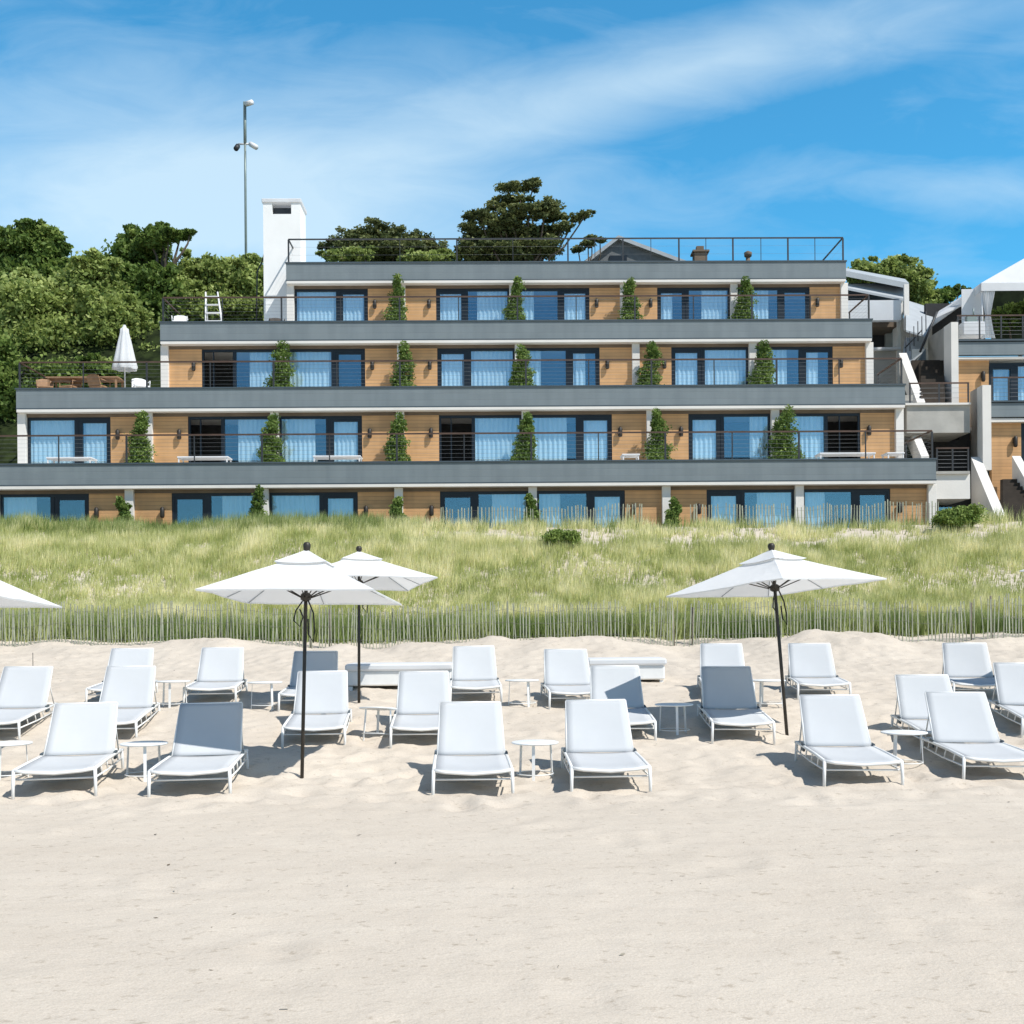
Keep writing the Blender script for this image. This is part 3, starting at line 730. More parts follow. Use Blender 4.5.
colrange = {1: (-4, 4), 2: (-3, 4), 3: (-2, 4), 4: (-1, 4)}
fpx = {1: (-150, 936), 2: (16, 905), 3: (160, 872), 4: (286, 846)}
OPEN = {(2, -2), (2, 0), (3, -2), (2, 3)}
RC = .13                                    # facade set back behind the columns
cw = .14
frames_done = 0
for L in (1, 2, 3, 4):
    x0, y0, zt = loc_[L]; zf = ZF[L]; a, b = colrange[L]
    zb = zt - .70 - .14                     # underside of white beam
    xl = lx(fpx[L][0], y0 - .2, zt); xr = lx(fpx[L][1], y0 - .2, zt)
    # grey fascia with side returns, dark cap, white beam
    nxt = (loc_[L + 1][1] if L < 4 else y0 + 9)
    m = MB(); m.box(xl, xr, y0 - .2, y0 - .02, zt - .70, zt - .05)
    m.box(xl, xl + .18, y0 - .02, nxt - .05, zt - .70, zt - .05); m.box(xr - .18, xr, y0 - .02, nxt - .05, zt - .70, zt - .05)
    hp(m, 'parapet', M['fascia'])
    m = MB(); m.box(xl - .03, xr + .03, y0 - .235, y0 + .01, zt - .05, zt); m.box(xl - .03, xl + .21, y0 + .01, nxt, zt - .05, zt); m.box(xr - .21, xr + .03, y0 + .01, nxt, zt - .05, zt)
    m.box(xl - .01, xr + .01, y0 - .212, y0 - .1, zt - .74, zt - .702)
    hp(m, 'parapet_cap', M['cap'])
    m = MB(); m.box(xl + .012, xr - .012, y0 - .208, y0 + 3.2 if L < 4 else y0 + 9, zt - .84, zt - .741)
    m.box(xl + .19, xr - .19, y0 - .015, nxt + .2, zt - .73, zt - .13)
    hp(m, 'floor_slab', M['plaster'])
    cl = x0 + BW * a; crr = x0 + BW * b
    # side walls
    back = y0 + 7
    m = MB(); m.box(cl - cw, cl + cw, y0 + .3, back, zf, zb); hp(m, 'side_wall', M['plaster'])
    m = MB(); m.box(crr - cw, crr + cw, y0 + .3, back, zf, zb); hp(m, 'side_wall', M['plaster'])
    # dark rooms behind the glass
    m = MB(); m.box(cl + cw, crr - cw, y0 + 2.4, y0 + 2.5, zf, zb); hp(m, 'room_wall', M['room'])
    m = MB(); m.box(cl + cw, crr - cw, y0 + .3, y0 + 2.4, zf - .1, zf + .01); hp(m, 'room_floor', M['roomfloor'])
    m = MB(); m.box(cl + cw, crr - cw, y0 + RC - .02, y0 + RC + .16, zb - .12, zb); hp(m, 'header', M['header'])
    for i in range(a, b + 1):
        xc = x0 + BW * i; m = MB(); m.box(xc - cw, xc + cw, y0 - .02, y0 + .30, zf - .02, zb, .006)
        hp(m, 'column', M['plaster'])
    for i in range(a, b):
        c0 = x0 + BW * i + cw; c1 = x0 + BW * (i + 1) - cw; wf = (i % 2 == 0)
        ww = 1.22; w0, w1 = (c0 + ww, c1) if wf else (c0, c1 - ww); p0, p1 = (c0, c0 + ww) if wf else (c1 - ww, c1)
        yf = y0 + RC
        m = MB(); m.box(p0, p1, yf, yf + .18, zf, zb - .12); hp(m, 'wood_panel', M['wood'])
        # wall lamp beside the window
        lx_ = (p1 - .28) if wf else (p0 + .28); lz = zf + 1.50
        m = MB(); m.box(lx_ - .045, lx_ + .045, yf - .03, yf, lz - .1, lz + .12); m.lathe([(.05, -.16), (.075, -.12), (.075, .14), (.03, .2)], 10, (lx_, yf - .11, lz)); m.box(lx_ - .02, lx_ + .02, yf - .10, yf - .02, lz + .06, lz + .1)
        hp(m, 'wall_lamp', M['lamp'])
        # window: frame, two panes, curtain
        zt2 = zb - .12; big0, big1, dr0, dr1 = (w0 + 1.28, w1 - .08, w0 + .16, w0 + 1.0) if wf else (w0 + .08, w1 - 1.28, w1 - 1.0, w1 - .16)
        m = MB(); yb = yf + .03
        m.box(w0, w1, yb, yb + .1, zt2 - .09, zt2); m.box(w0, w1, yb, yb + .1, zf, zf + .07)
        m.box(w0, w0 + .08, yb, yb + .1, zf + .07, zt2 - .09); m.box(w1 - .08, w1, yb, yb + .1, zf + .07, zt2 - .09)
        mid0, mid1 = (dr1, big0) if wf else (big1, dr0)
        op = (L, i) in OPEN
        m.box(mid1 - .12 if wf else mid0, mid1 if wf else mid0 + .12, yb, yb + .1, zf + .07, zt2 - .09)
        if not op:
            m.box(mid0 + (.0 if wf else .12), mid1 - (.12 if wf else .0), yb + .02, yb + .08, zf + .07, zt2 - .09)
            e0, e1 = (w0 + .08, dr0) if wf else (dr1, w1 - .08); m.box(e0, e1, yb + .02, yb + .08, zf + .07, zt2 - .09)
            m.box(dr0, dr1, yb + .02, yb + .08, zt2 - .2, zt2 - .09)
        else:
            s_ = dr0 + .25; m.box(s_, s_ + .04, yb + .02, yb + .08, zf + .07, zt2 - .09)
        wo = hp(m, 'window', M['frame'])
        m = MB(); m.box(big0, big1, yb + .05, yb + .06, zf + .07, zt2 - .09); sub(m, 'pane', M['glass'], wo)
        if not op: m = MB(); m.box(dr0, dr1, yb + .045, yb + .055, zf + .07, zt2 - .2); sub(m, 'pane', M['glass'], wo)
        def curtain(xa, xb_):
            n = max(6, int((xb_ - xa) / .035)); mm = MB(); vs = []
            for j in range(n + 1):
                x = xa + (xb_ - xa) * j / n; y = yb + .12 + .03 * math.sin(j * 1.35 + 2 * noise.noise((x, L, 0))) + .02 * noise.noise((x * 3, L, 5))
                for z in (zf + .05, zt2 - .02): vs.append((x, y, z))
            mm.add(vs, [(2 * j, 2 * j + 2, 2 * j + 3, 2 * j + 1) for j in range(n)], True); sub(mm, 'curtain', M['curtain'], wo)
        r = random.random(); bw = big1 - big0
        if L == 1 and i in (1, 3): fr = .45
        elif r < .45: fr = 1.0
        elif r < .8: fr = random.uniform(.6, .85)
        else: fr = .4
        if wf: curtain(big1 - bw * fr, big1)
        else: curtain(big0, big0 + bw * fr)
        if not op and random.random() < .7 and not (L == 4 and i == 3):
            f2 = random.choice([1, 1, .55]); curtain(dr0, dr0 + (dr1 - dr0) * f2)
    # railing above this storey's parapet
    ya = y0 - .08; rz = zt + (.93 if L < 4 else .95)
    ro = MB(); rlx, rrx = xl + .08, xr - .08
    rh = .024
    ro.box(rlx, rrx, ya - rh, ya + rh, rz - .03, rz + .02); ro.box(rlx - rh, rlx + rh, ya + rh, nxt - .2, rz - .03, rz + .02); ro.box(rrx - rh, rrx + rh, ya + rh, nxt - .2, rz - .03, rz + .02)
    rail = hp(ro, 'railing', M['rail'] if L < 4 else M['post'])
    ps = []
    if L < 4:
        k = 0; x = rlx
        np_ = int(round((rrx - rlx) / (BW / 2)))
        xs_ = [rlx + (rrx - rlx) * q / np_ for q in range(np_ + 1)]
    else:
        xs_ = [rlx] + [lx(q, ya, zt) for q in (457, 568, 623, 679, 733, 788)] + [rrx]
    for q, x in enumerate(xs_):
        m = MB(); t = .03 if (q % 2 == 0 or L == 4) else .017; m.box(x - t, x + t, ya - .02, ya + .02, zt, rz - .03); sub(m, 'post', M['post'], rail)
    if L == 4:
        for q in (400, 513, 595, 651, 706, 761, 815):
            x = lx(q, ya, zt); m = MB(); m.box(x - .012, x + .012, ya - .012, ya + .012, zt, rz - .03); sub(m, 'post', M['post'], rail)
    for x in (rlx, rrx):
        m = MB(); m.box(x - .022, x + .022, nxt - .3, nxt - .25, zt, rz - .03); sub(m, 'post', M['post'], rail)
    m = MB(); nc = 6 if L < 4 else 2
    for q in range(nc):
        z = zt + (rz - zt) * (q + 1) / (nc + 1); rr_ = .0028 if L < 4 else .003
        m.tube([(rlx, ya, z), (rrx, ya, z)], rr_, 4, False)
        for x in (rlx, rrx): m.tube([(x, ya, z), (x, nxt - .3, z)], rr_, 4, False)
    sub(m, 'cable', M['cable'], rail)
# roof deck slab behind
# chimney
y4 = loc_[4][1]; ca, cb_ = lx(264, y4 + .9, 14), lx(301, y4 + .9, 14)
zc = W(280, 199, 44.7).z
m = MB(); yc = y4 + .9; m.box(ca, cb_, yc, yc + 1.3, ZF[4] - 3, zc - .62); m.box(ca, ca + .36, yc, yc + 1.3, zc - .62, zc - .16); m.box(cb_ - .36, cb_, yc, yc + 1.3, zc - .62, zc - .16); m.box(ca + .36, cb_ - .36, yc + .9, yc + 1.3, zc - .62, zc - .16)
ch = hp(m, 'chimney', mat('chimney_white', (.86, .86, .84), .8, .03, 1.2, .1, 25)); m = MB(); m.box(ca - .05, cb_ + .05, yc - .05, yc + 1.35, zc - .16, zc, .02); sub(m, 'cap', M['tent'], ch)
m = MB(); m.box(ca + .37, cb_ - .37, yc + .2, yc + .5, zc - .62, zc - .3); sub(m, 'flue', M['post'], ch)

# ------------------------------------------------------------------ potted shrubs on the terraces
def tshrub(L, px, lab, top, wpx=24, bot=0):
    y0 = loc_[L][1] - .55; x = lx(px, y0, ZF[L] + 1); s = (O.y + y0) / F; p = O + ux * x + uy * y0; p.z = ZF[L] - .02
    hz = W(px, top, p.y).z - p.z; w = wpx * s / 2 * 1.25
    root = empty('potted_shrub', p, 0, lab, 'shrub', 'tall potted shrubs before the white columns')
    m = MB(); m.lathe([(.15, 0), (.2, .05), (.24, .42), (.22, .45)], 16); m.build('pot', M['darkplanter'], root)
    bl = []; n = 6
    for k in range(n):
        t = k / (n - 1); bl.append((random.uniform(-.10, .10) + .05 * t, random.uniform(-.06, .06), .5 + (hz - .62) * t, w * (1.0 - .6 * t) * random.uniform(.92, 1.08), w * (.9 - .4 * t), hz * .15))
    cen, u, v, t = leaf_cloud(bl, 6000, .05, 1, .15, .5); quads('foliage', cen, u, v, t + .0, M['shrub'], root)
    m = MB(); limb(m, (0, 0, .3), (0, 0, hz * .9), .025, .01); limb(m, (.05, 0, .3), (.1, 0, hz * .8), .02, .008); m.build('stem', M['bark'], root)
cn = {1: 'ground', 2: 'first', 3: 'second', 4: 'top'}
SH = {4: [(398, 280), (515, 281), (628, 281), (745, 280)], 3: [(280, 345), (403, 344), (521, 349), (650, 345), (763, 344)],
      2: [(139, 415), (270, 418), (398, 416), (527, 415), (657, 412), (784, 412)], 1: [(121, 500), (256, 490), (397, 500), (531, 497), (673, 500)]}
ordn = ['leftmost', 'second from the left', 'third from the left', 'fourth from the left', 'fifth from the left', 'sixth from the left']
storey = {1: 'on the ground floor behind dune grass', 2: 'on the first upper storey', 3: 'on the second upper storey', 4: 'on the top storey'}
for L, row in SH.items():
    for k, (px, top) in enumerate(row):
        tshrub(L, px, '%s tall green potted shrub %s' % (ordn[k], storey[L]), top, [0, 20, 24, 25, 22][L] + (10 if px == 784 else 0) + (5 if px in (763,) else 0))

# ------------------------------------------------------------------ furniture on the terraces
def terr(L, px, setback=1.2):
    y0 = loc_[L - 1][1] + setback; x = lx(px, y0, ZF[L]); p = O + ux * x + uy * y0; p.z = ZF[L] - .02; return p
def low_table(L, px, w, lab):
    p = terr(L, px, .7); root = empty('terrace_table', p, YAW, lab, 'table', 'white low tables on the terraces'); h = .42
    m = MB(); m.box(-w / 2, w / 2, -.3, .3, h - .05, h, .01); m.build('table_top', M['cam'], root)
    for sx in (-1, 1):
        for sy in (-1, 1): m = MB(); m.box(sx * (w / 2 - .05) - .02, sx * (w / 2 - .05) + .02, sy * .26 - .02, sy * .26 + .02, 0, h - .05); m.build('leg', M['cam'], root)
low_table(2, 72, 1.5, 'white low table before the leftmost window of the first upper storey')
low_table(2, 205, 1.7, 'white low table before the open door near the left of the first upper storey')
low_table(2, 338, 1.6, 'white low table before the third window of the first upper storey')
low_table(2, 630, .6, 'small white table beside the fifth shrub of the first upper storey')
low_table(2, 845, 1.9, 'long white low table before the open door at the right of the first upper storey')
low_table(2, 893, .6, 'small white table at the right end of the first upper storey')
def chair(L, px, lab, m1, rz=0, sb=.9):
    p = terr(L, px, sb); root = empty('terrace_chair', p, rz, lab, 'chair', 'chairs on the terraces')
    m = MB(); m.box(-.27, .27, -.27, .27, .34, .40, .015); m.build('seat', m1, root)
    m = MB(); m.poly([(-.27, .25, .40), (.27, .25, .40), (.25, .36, .72), (.1, .38, .77), (-.1, .38, .77), (-.25, .36, .72)], (0, .03, 0)); m.build('backrest', m1, root)
    for sx in (-1, 1):
        for sy in (-1, 1): m = MB(); m.tube([(sx * .24, sy * .24, .36), (sx * .27, sy * .27, 0)], .018, 6); m.build('leg', m1, root)
        m = MB(); m.tube([(sx * .27, -.2, .36), (sx * .28, -.2, .58), (sx * .28, .3, .6)], .018, 6); m.build('armrest', m1, root)
chair(4, 277, 'dark round backed chair at the foot of the white chimney', M['mesh_dark'], .3, 1.3)
chair(3, 45, 'teak chair at the far left of the second upper terrace', M['teak'], .4)
chair(3, 70, 'teak chair with white cushion second from the left on the upper terrace', M['teak'], -.3)
chair(3, 100, 'teak chair facing away just left of the closed parasol', M['teak'], 2.8)
chair(3, 141, 'pale chair between the closed parasol and the cedar panel', M['cam'], .5)
chair(4, 180, 'pale chair at the left end of the top terrace', M['cam'], .2)
p = terr(3, 86, 1.1); root = empty('teak_table', p, YAW, 'long teak dining table on the left terrace by the closed parasol', 'table'); m = MB(); m.box(-1.3, 1.3, -.4, .4, .68, .73, .01); m.build('table_top', M['teak'], root)
for sx in (-1, 1):
    for sy in (-1, 1): m = MB(); m.box(sx * 1.2 - .03, sx * 1.2 + .03, sy * .34 - .03, sy * .34 + .03, 0, .68); m.build('leg', M['teak'], root)
# closed parasol
p = terr(3, 125, 1.3); ht = W(125, 325, p.y).z - p.z
root = empty('closed_parasol', p, 0, 'closed white parasol standing on the left terrace before the trees', 'parasol')
m = MB(); m.tube([(0, 0, 0), (0, 0, ht - .1)], .025, 8); m.build('pole', M['cam'], root)
m = MB(); n = 32; prf = [(.04, ht), (.07, ht - .1), (.14, ht - .16), (.15, ht - .3), (.22, ht - .6), (.34, ht - 1.2), (.42, ht - 1.55), (.40, ht - 1.62)]
vs = [((r * (1 + .13 * math.cos(8 * math.tau * k / n))) * math.cos(math.tau * k / n), (r * (1 + .13 * math.cos(8 * math.tau * k / n))) * math.sin(math.tau * k / n), z) for r, z in prf for k in range(n)]
m.add(vs, [(i * n + k, i * n + (k + 1) % n, (i + 1) * n + (k + 1) % n, (i + 1) * n + k) for i in range(len(prf) - 1) for k in range(n)], True); m.build('canopy', M['tent'], root)
m = MB(); m.lathe([(.3, 0), (.3, .06), (.05, .1)], 20); m.build('base', M['planter'], root)
# white step ladder
p = terr(4, 214, 1.4); ht = W(212, 292, p.y).z - p.z; w = 7 * p.y / F
root = empty('step_ladder', p, 0, 'white step ladder standing on the top terrace left of the chimney', 'ladder')
for s in (-1, 1): m = MB(); m.tube([(s * w * 1.25 + .08, -.25, 0), (s * w * .85 - .08, 0, ht)], .03, 6); m.build('rail', M['cam'], root); m = MB(); m.tube([(s * w * 1.2, .45, 0), (s * w * .85 - .08, .03, ht)], .02, 6); m.build('rear_leg', M['cam'], root)
for k in range(5):
    t = (k + .6) / 5.2; m = MB(); c = .08 - .16 * t; ww = w * (1.25 - .4 * t); m.box(c - ww, c + ww, -.25 * (1 - t) - .06, -.25 * (1 - t) + .06, ht * t - .02, ht * t + .02); m.build('step', M['cam'], root)

# ------------------------------------------------------------------ camera mast
d = 56; p = W(246.5, 320, d); p.z = terrain(p.x, d); top = W(246, 102, d).z - p.z; s = d / F
root = empty('camera_mast', p, 0, 'tall thin galvanised mast with surveillance cameras rising behind the hedge', 'mast')
m = MB(); m.tube([(0, 0, -.3), (0, 0, top * .7), (0, 0, top - 42 * s)], [.075, .06, .055], 10); m.tube([(0, 0, top - 42 * s), (0, 0, top)], .08, 10); m.build('pole', M['galv'], root)
zc_ = top - 42 * s
m = MB(); m.tube([(-.35, 0, zc_), (.35, 0, zc_)], .05, 8); m.build('crossarm', M['cam'], root)
def cambox(x, z, w, mm, tilt=.3):
    m = MB(); a = Vector((x, -.1, z)); b = a + Vector((w, -.25, -abs(w) * tilt)); m.tube([a, b], .13, 10); m.build('surveillance_camera', mm, root)
cambox(.3, zc_ - .05, .35, M['cam'], .8); cambox(-.35, zc_ - .15, -.03, M['post'], 8); cambox(.1, top - .15, .35, M['cam'], .1)

# antenna-like bracket beside the chimney
p = W(262, 262, 45.2); m = MB(); m.tube([(0, 0, 0), (.25, 0, .9)], .03, 6); m.tube([(.2, 0, .75), (.5, 0, .8)], .025, 6); m.tube([(.1, 0, .4), (.45, 0, .4)], .025, 6)
m.tube([(0, 0, 0), (-.2, 0, -.4), (-.25, 0, -2.6)], .03, 6)
tag(m.build('antenna', M['post'], None, p), 'small dark antenna bracket at the left side of the white chimney', 'antenna')

# ------------------------------------------------------------------ house behind the roof
d = 64; A = W(618, 237, d); s = d / F
base = Vector((A.x, d, terrain(A.x, d))); root = empty('gabled_house', base, 0, 'grey gabled house showing behind the roof railing right of the pine', 'house'); za = A.z - base.z
hwid = 34 * s; ze = za - 24 * s
m = MB(); m.poly([(-hwid, 0, 0), (hwid * 1.6, 0, 0), (hwid * 1.6, 0, ze), (0, 0, za - .15), (-hwid, 0, ze)], (0, 9, 0)); wl = m.build('wall', M['shingle'], root)
m = MB(); m.poly([(-hwid - .4, -.3, ze - .35), (0, -.3, za), (0, -.3, za - .22), (-hwid - .3, -.3, ze - .55)], (0, 9.5, 0)); m.poly([(0, -.3, za), (hwid * 2.1, -.3, ze - .2), (hwid * 2.1, -.3, ze - .42), (0, -.3, za - .22)], (0, 9.5, 0)); m.build('roof', M['roof'], root)
m = MB(); m.box(-.5, .5, -.08, 0, za - 2.2, za - 1.1); m.build('window', M['frame'], root)
d = 60; p = W(701, 262, d); m = MB(); m.box(-.35, .35, 0, .7, -3, .55); m.box(-.45, .45, -.1, .8, .55, .65); m.box(-.2, .2, .2, .5, .65, .95)
tag(m.build('roof_vent', M['header'], None, p), 'brown box shaped roof vent seen through the roof railing', 'roof vent')
p = W(748, 262, d); m = MB(); m.tube([(0, 0, -3), (0, 0, .3)], .12, 8); m.lathe([(.2, .3), (.22, .5), (.05, .6)], 12)
tag(m.build('vent_pipe', M['header'], None, p), 'small dark vent pipe right of the brown roof vent', 'vent')

# ------------------------------------------------------------------ right hand side: stairs, landing, second building, pale roofs, tent
def Q(px, py, d): return W(px, py, d)
def qpoly(mb, pts, d, th):                 # a wall facing the sea whose outline is given at depth d, th thick
    a = [Q(x, y, d) for x, y in pts]; mb.poly(a, (0, th, 0)); return mb
def rebase(mb, o): mb.v = [(x - o.x, y - o.y, z - o.z) for x, y, z in mb.v]; return mb
def part(root, mb, name, m, parent=None): rebase(mb, Vector(root.location)); return mb.build(name, m, parent or root)
def qbox(mb, x0, x1, y0, y1, d, th): a = Q(x0, y1, d); b = Q(x1, y0, d); return mb.box(a.x, b.x, d, d + th, a.z, b.z)
# stairway between the two buildings
p = Q(935, 520, 38.5); p.z = terrain(p.x, p.y); stair = empty('outside_stairs', p, 0, 'concrete outside stairs with white stringers and landings between the two buildings', 'stairs')
m = MB(); qbox(m, 907, 970, 405, 433, 39.3, 2.2); qbox(m, 899, 913, 395, 436, 39.6, .4); part(stair, m, 'upper_landing', M['concrete'])
m = MB(); qbox(m, 905, 971, 402.5, 405, 39.2, 2.4); part(stair, m, 'landing_edge', M['plaster'])
m = MB(); qbox(m, 934, 970, 474, 499, 37.6, 2.2); part(stair, m, 'lower_landing', M['plaster'])
m = MB(); qbox(m, 936, 970, 471, 474, 37.5, 2.3); part(stair, m, 'landing_edge', M['concrete'])
def stringer(pts_a, d0, d1, w, mm, name='stringer', drop=.35):
    """sloped side wall climbing away from the sea, from a low near point to a high far point"""
    (xa, ya), (xb, yb) = pts_a; a = Q(xa, ya, d0); b = Q(xb, yb, d1); m = MB()
    dn = Vector((0, 0, -drop)); r = Vector((w, 0, 0))
    vs = [a, a + r, b + r, b, a + dn, a + r + dn, b + r + dn, b + dn]
    m.add(vs, [(0, 1, 2, 3), (7, 6, 5, 4), (0, 4, 5, 1), (3, 2, 6, 7), (0, 3, 7, 4), (1, 5, 6, 2)])
    # end posts resting on the ground side
    return part(stair, m, name, mm)
stringer(((917, 402), (899, 353)), 40.2, 43.5, .30, M['plaster'], drop=.8)
stringer(((921, 456), (904, 415)), 38.4, 40.8, .28, M['plaster'], drop=.8)
stringer(((1000, 527), (971, 457)), 36.2, 39.2, .34, M['plaster'], drop=2.6)
stringer(((1037, 500), (1012, 456)), 37.2, 39.2, .30, M['plaster'], drop=2.0)
def flight(x0, x1, ya, yb, da, db, n):
    a = Q(x0, ya, da); b = Q(x0, yb, db); wr = Q(x1, ya, da).x - a.x; m = MB()
    for k in range(n):
        t = k / n; t1 = (k + 1) / n; y = a.y + (b.y - a.y) * t; y1 = a.y + (b.y - a.y) * t1; z1 = a.z + (b.z - a.z) * t1; xx = a.x + (b.x - a.x) * t
        m.box(xx, xx + wr, y, y1, min(a.z, z1) - .6, z1)
    part(stair, m, 'steps', M['treads'])
flight(921, 945, 400, 362, 40.4, 43.2, 12)
flight(1003, 1036, 526, 480, 36.3, 39.0, 12)
# dark recesses under the landings
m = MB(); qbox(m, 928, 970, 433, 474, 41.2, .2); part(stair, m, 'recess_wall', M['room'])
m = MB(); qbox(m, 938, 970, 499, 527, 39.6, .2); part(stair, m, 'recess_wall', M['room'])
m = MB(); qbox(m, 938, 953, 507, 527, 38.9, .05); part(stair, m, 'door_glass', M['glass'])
def rail_set(root, x0, x1, yt, yb, d, mat_=M['rail'], n=4, cables=5):
    m = MB(); a = Q(x0, yt, d); b = Q(x1, yt, d); z0 = Q((x0 + x1) / 2, yb, d).z; zt_ = (a.z + b.z) / 2
    m.box(a.x, b.x, d - .02, d + .02, zt_ - .03, zt_ + .02); r = part(root, m, 'railing', mat_)
    for k in range(n):
        x = a.x + .03 + (b.x - a.x - .06) * k / (n - 1); m = MB(); m.box(x - .025, x + .025, d - .018, d + .018, z0, zt_ - .03); rebase(m, Vector(root.location)); m.build('post', M['post'], r)
    m = MB()
    for k in range(cables): z = z0 + (zt_ - z0) * (k + 1) / (cables + 1); m.tube([(a.x, d, z), (b.x, d, z)], .005, 4, False)
    rebase(m, Vector(root.location)); m.build('cable', M['cable'], r)
rail_set(stair, 909, 969, 383, 403, 39.3, n=3, cables=3)
rail_set(stair, 936, 969, 448, 471, 37.6, n=3)

# second building
p = Q(990, 500, 39.5); p.z = terrain(p.x, p.y) + .3; rb = empty('neighbouring_building', p, 0, 'second grey and cedar building cut by the right edge beyond the stairs', 'building')
m = MB(); qbox(m, 958, 1110, 341, 355, 41.5, .2); part(rb, m, 'parapet', M['fascia'])
m = MB(); qbox(m, 957.5, 1110, 338, 341, 41.44, .3); part(rb, m, 'parapet_cap', M['cap'])
m = MB(); qbox(m, 958, 1110, 355.5, 359, 41.55, 3); part(rb, m, 'floor_slab', M['plaster'])
m = MB(); qbox(m, 959, 989, 359.5, 440, 41.8, .2); part(rb, m, 'wood_panel', M['wood'])
m = MB(); qbox(m, 952, 958.2, 322, 440, 41.2, .7); part(rb, m, 'pier', M['plaster'])
m = MB(); a = Q(952.5, 322, 41.9); b = Q(928, 338, 47); c_ = Q(952.5, 402, 41.9)
m.add([a, b, (b.x, b.y, c_.z), (a.x, a.y, c_.z), Vector(a) + Vector((.2, 0, 0)), Vector(b) + Vector((.2, 0, 0)), (b.x + .2, b.y, c_.z), (a.x + .2, a.y, c_.z)], [(0, 1, 2, 3), (4, 7, 6, 5), (0, 4, 5, 1), (0, 3, 7, 4)])
part(rb, m, 'side_wall', M['concrete'])
m = MB(); qbox(m, 991, 1110, 402, 417, 39.4, .2); part(rb, m, 'parapet', M['fascia'])
m = MB(); qbox(m, 990.5, 1110, 399.5, 402, 39.34, .3); part(rb, m, 'parapet_cap', M['cap'])
m = MB(); qbox(m, 991, 1110, 417.5, 422, 39.45, 3); part(rb, m, 'floor_slab', M['plaster'])
m = MB(); qbox(m, 992, 1021, 422.5, 500, 39.7, .2); part(rb, m, 'wood_panel', M['wood'])
m = MB(); qbox(m, 1021, 1110, 422.5, 500, 39.75, .1); part(rb, m, 'window', M['frame'])
m = MB(); qbox(m, 983, 991, 385, 470, 38.9, .45); part(rb, m, 'pier', M['plaster'])
m = MB(); a = Q(983, 385, 39.0); b = Q(970, 392, 41.4); zl = Q(983, 527, 39.0).z
m.add([a, b, (b.x, b.y, zl), (a.x, a.y, zl), Vector(a) + Vector((.15, 0, 0)), Vector(b) + Vector((.15, 0, 0)), (b.x + .15, b.y, zl), (a.x + .15, a.y, zl)], [(0, 1, 2, 3), (4, 7, 6, 5), (0, 4, 5, 1), (0, 3, 7, 4)])
part(rb, m, 'side_wall', M['concrete'])
m = MB(); qbox(m, 989, 1110, 363, 440, 41.85, .02); w_ = None
m = MB()
for (x0, x1, y0, y1) in ((989, 1110, 362, 366), (989, 993, 366, 410), (1011, 1018, 366, 410), (993, 1011, 366, 369)): qbox(m, x0, x1, y0, y1, 41.8, .1)
w_ = part(rb, m, 'window', M['frame'])
m = MB(); qbox(m, 993, 1110, 366, 412, 41.86, .01); rebase(m, Vector(rb.location)); m.build('pane', M['glass'], w_)
def curt(x0, x1, y0, y1, d):
    a, b = Q(x0, y1, d), Q(x1, y0, d); n = max(6, int((b.x - a.x) / .04)); mm = MB(); vs = []
    for j in range(n + 1):
        for z in (a.z, b.z): vs.append((a.x + (b.x - a.x) * j / n, d + .03 * math.sin(j * 1.4), z))
    mm.add(vs, [(2 * j, 2 * j + 2, 2 * j + 3, 2 * j + 1) for j in range(n)], True); rebase(mm, Vector(rb.location)); mm.build('curtain', M['curtain'], w_)
curt(994, 1008, 366, 412, 42.1); curt(1018, 1060, 366, 412, 42.1)
m = MB(); qbox(m, 989, 1110, 359, 440, 43.5, .1); part(rb, m, 'room_wall', M['room'])
for px, py, d in ((982, 377, 41.8), (1014, 442, 39.7)):
    c_ = Q(px, py, d); m = MB(); m.lathe([(.05, -.2), (.075, -.14), (.075, .14), (.03, .2)], 10, (c_.x, d - .12, c_.z)); m.box(c_.x - .05, c_.x + .05, d - .1, d, c_.z - .05, c_.z + .15); part(rb, m, 'wall_lamp', M['lamp'])
rail_set(rb, 957, 1110, 315, 338, 41.5, n=8)
rail_set(rb, 991, 1110, 377, 400, 39.4, n=8)

# pale roofed house right behind the hotel
p = Q(880, 340, 50); p.z = terrain(p.x, p.y); ph = empty('white_house', p, 0, 'white house with pale sloping roof just behind the right end of the hotel', 'house')
m = MB(); qbox(m, 838, 901, 300, 320.5, 48.0, .3); part(ph, m, 'wall', M['tent'])
m = MB(); qbox(m, 872, 899, 320.5, 327, 49.1, 3); part(ph, m, 'beam', M['header'])
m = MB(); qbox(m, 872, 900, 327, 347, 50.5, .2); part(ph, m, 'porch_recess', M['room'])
m = MB(); qbox(m, 886, 893, 327, 347, 50.2, .2); part(ph, m, 'porch_post', M['concrete'])
m = MB(); qbox(m, 870, 902, 347, 349.5, 48.9, 1.8); part(ph, m, 'sill', M['tent'])
m = MB(); qbox(m, 868, 902, 349.5, 420, 49.2, .3); part(ph, m, 'base_wall', M['concrete'])
m = MB(); qbox(m, 898, 903, 300, 420, 49.0, .6); part(ph, m, 'corner_wall', M['plaster'])
def sheet(pts4, th=.12):                  # four corners (px,py,depth) of a roof plane
    m = MB(); m.poly([Q(*q) for q in pts4], (0, 0, -th)); return m
part(ph, sheet([(832, 268, 48.1), (909, 283, 48.1), (905, 279, 52), (846, 268, 52)], .25), 'roof', M['roof'])
m = sheet([(828, 284, 48.05), (906, 299, 48.05), (908, 284, 50), (838, 284, 50)], .1); part(ph, m, 'lower_roof', M['roof'])
m = MB(); qbox(m, 846, 906, 283, 300, 50.6, .2); part(ph, m, 'clerestory', M['cap'])
m = MB(); qbox(m, 904.5, 909, 284, 330, 47.7, .1); part(ph, m, 'downpipe', M['plaster'])
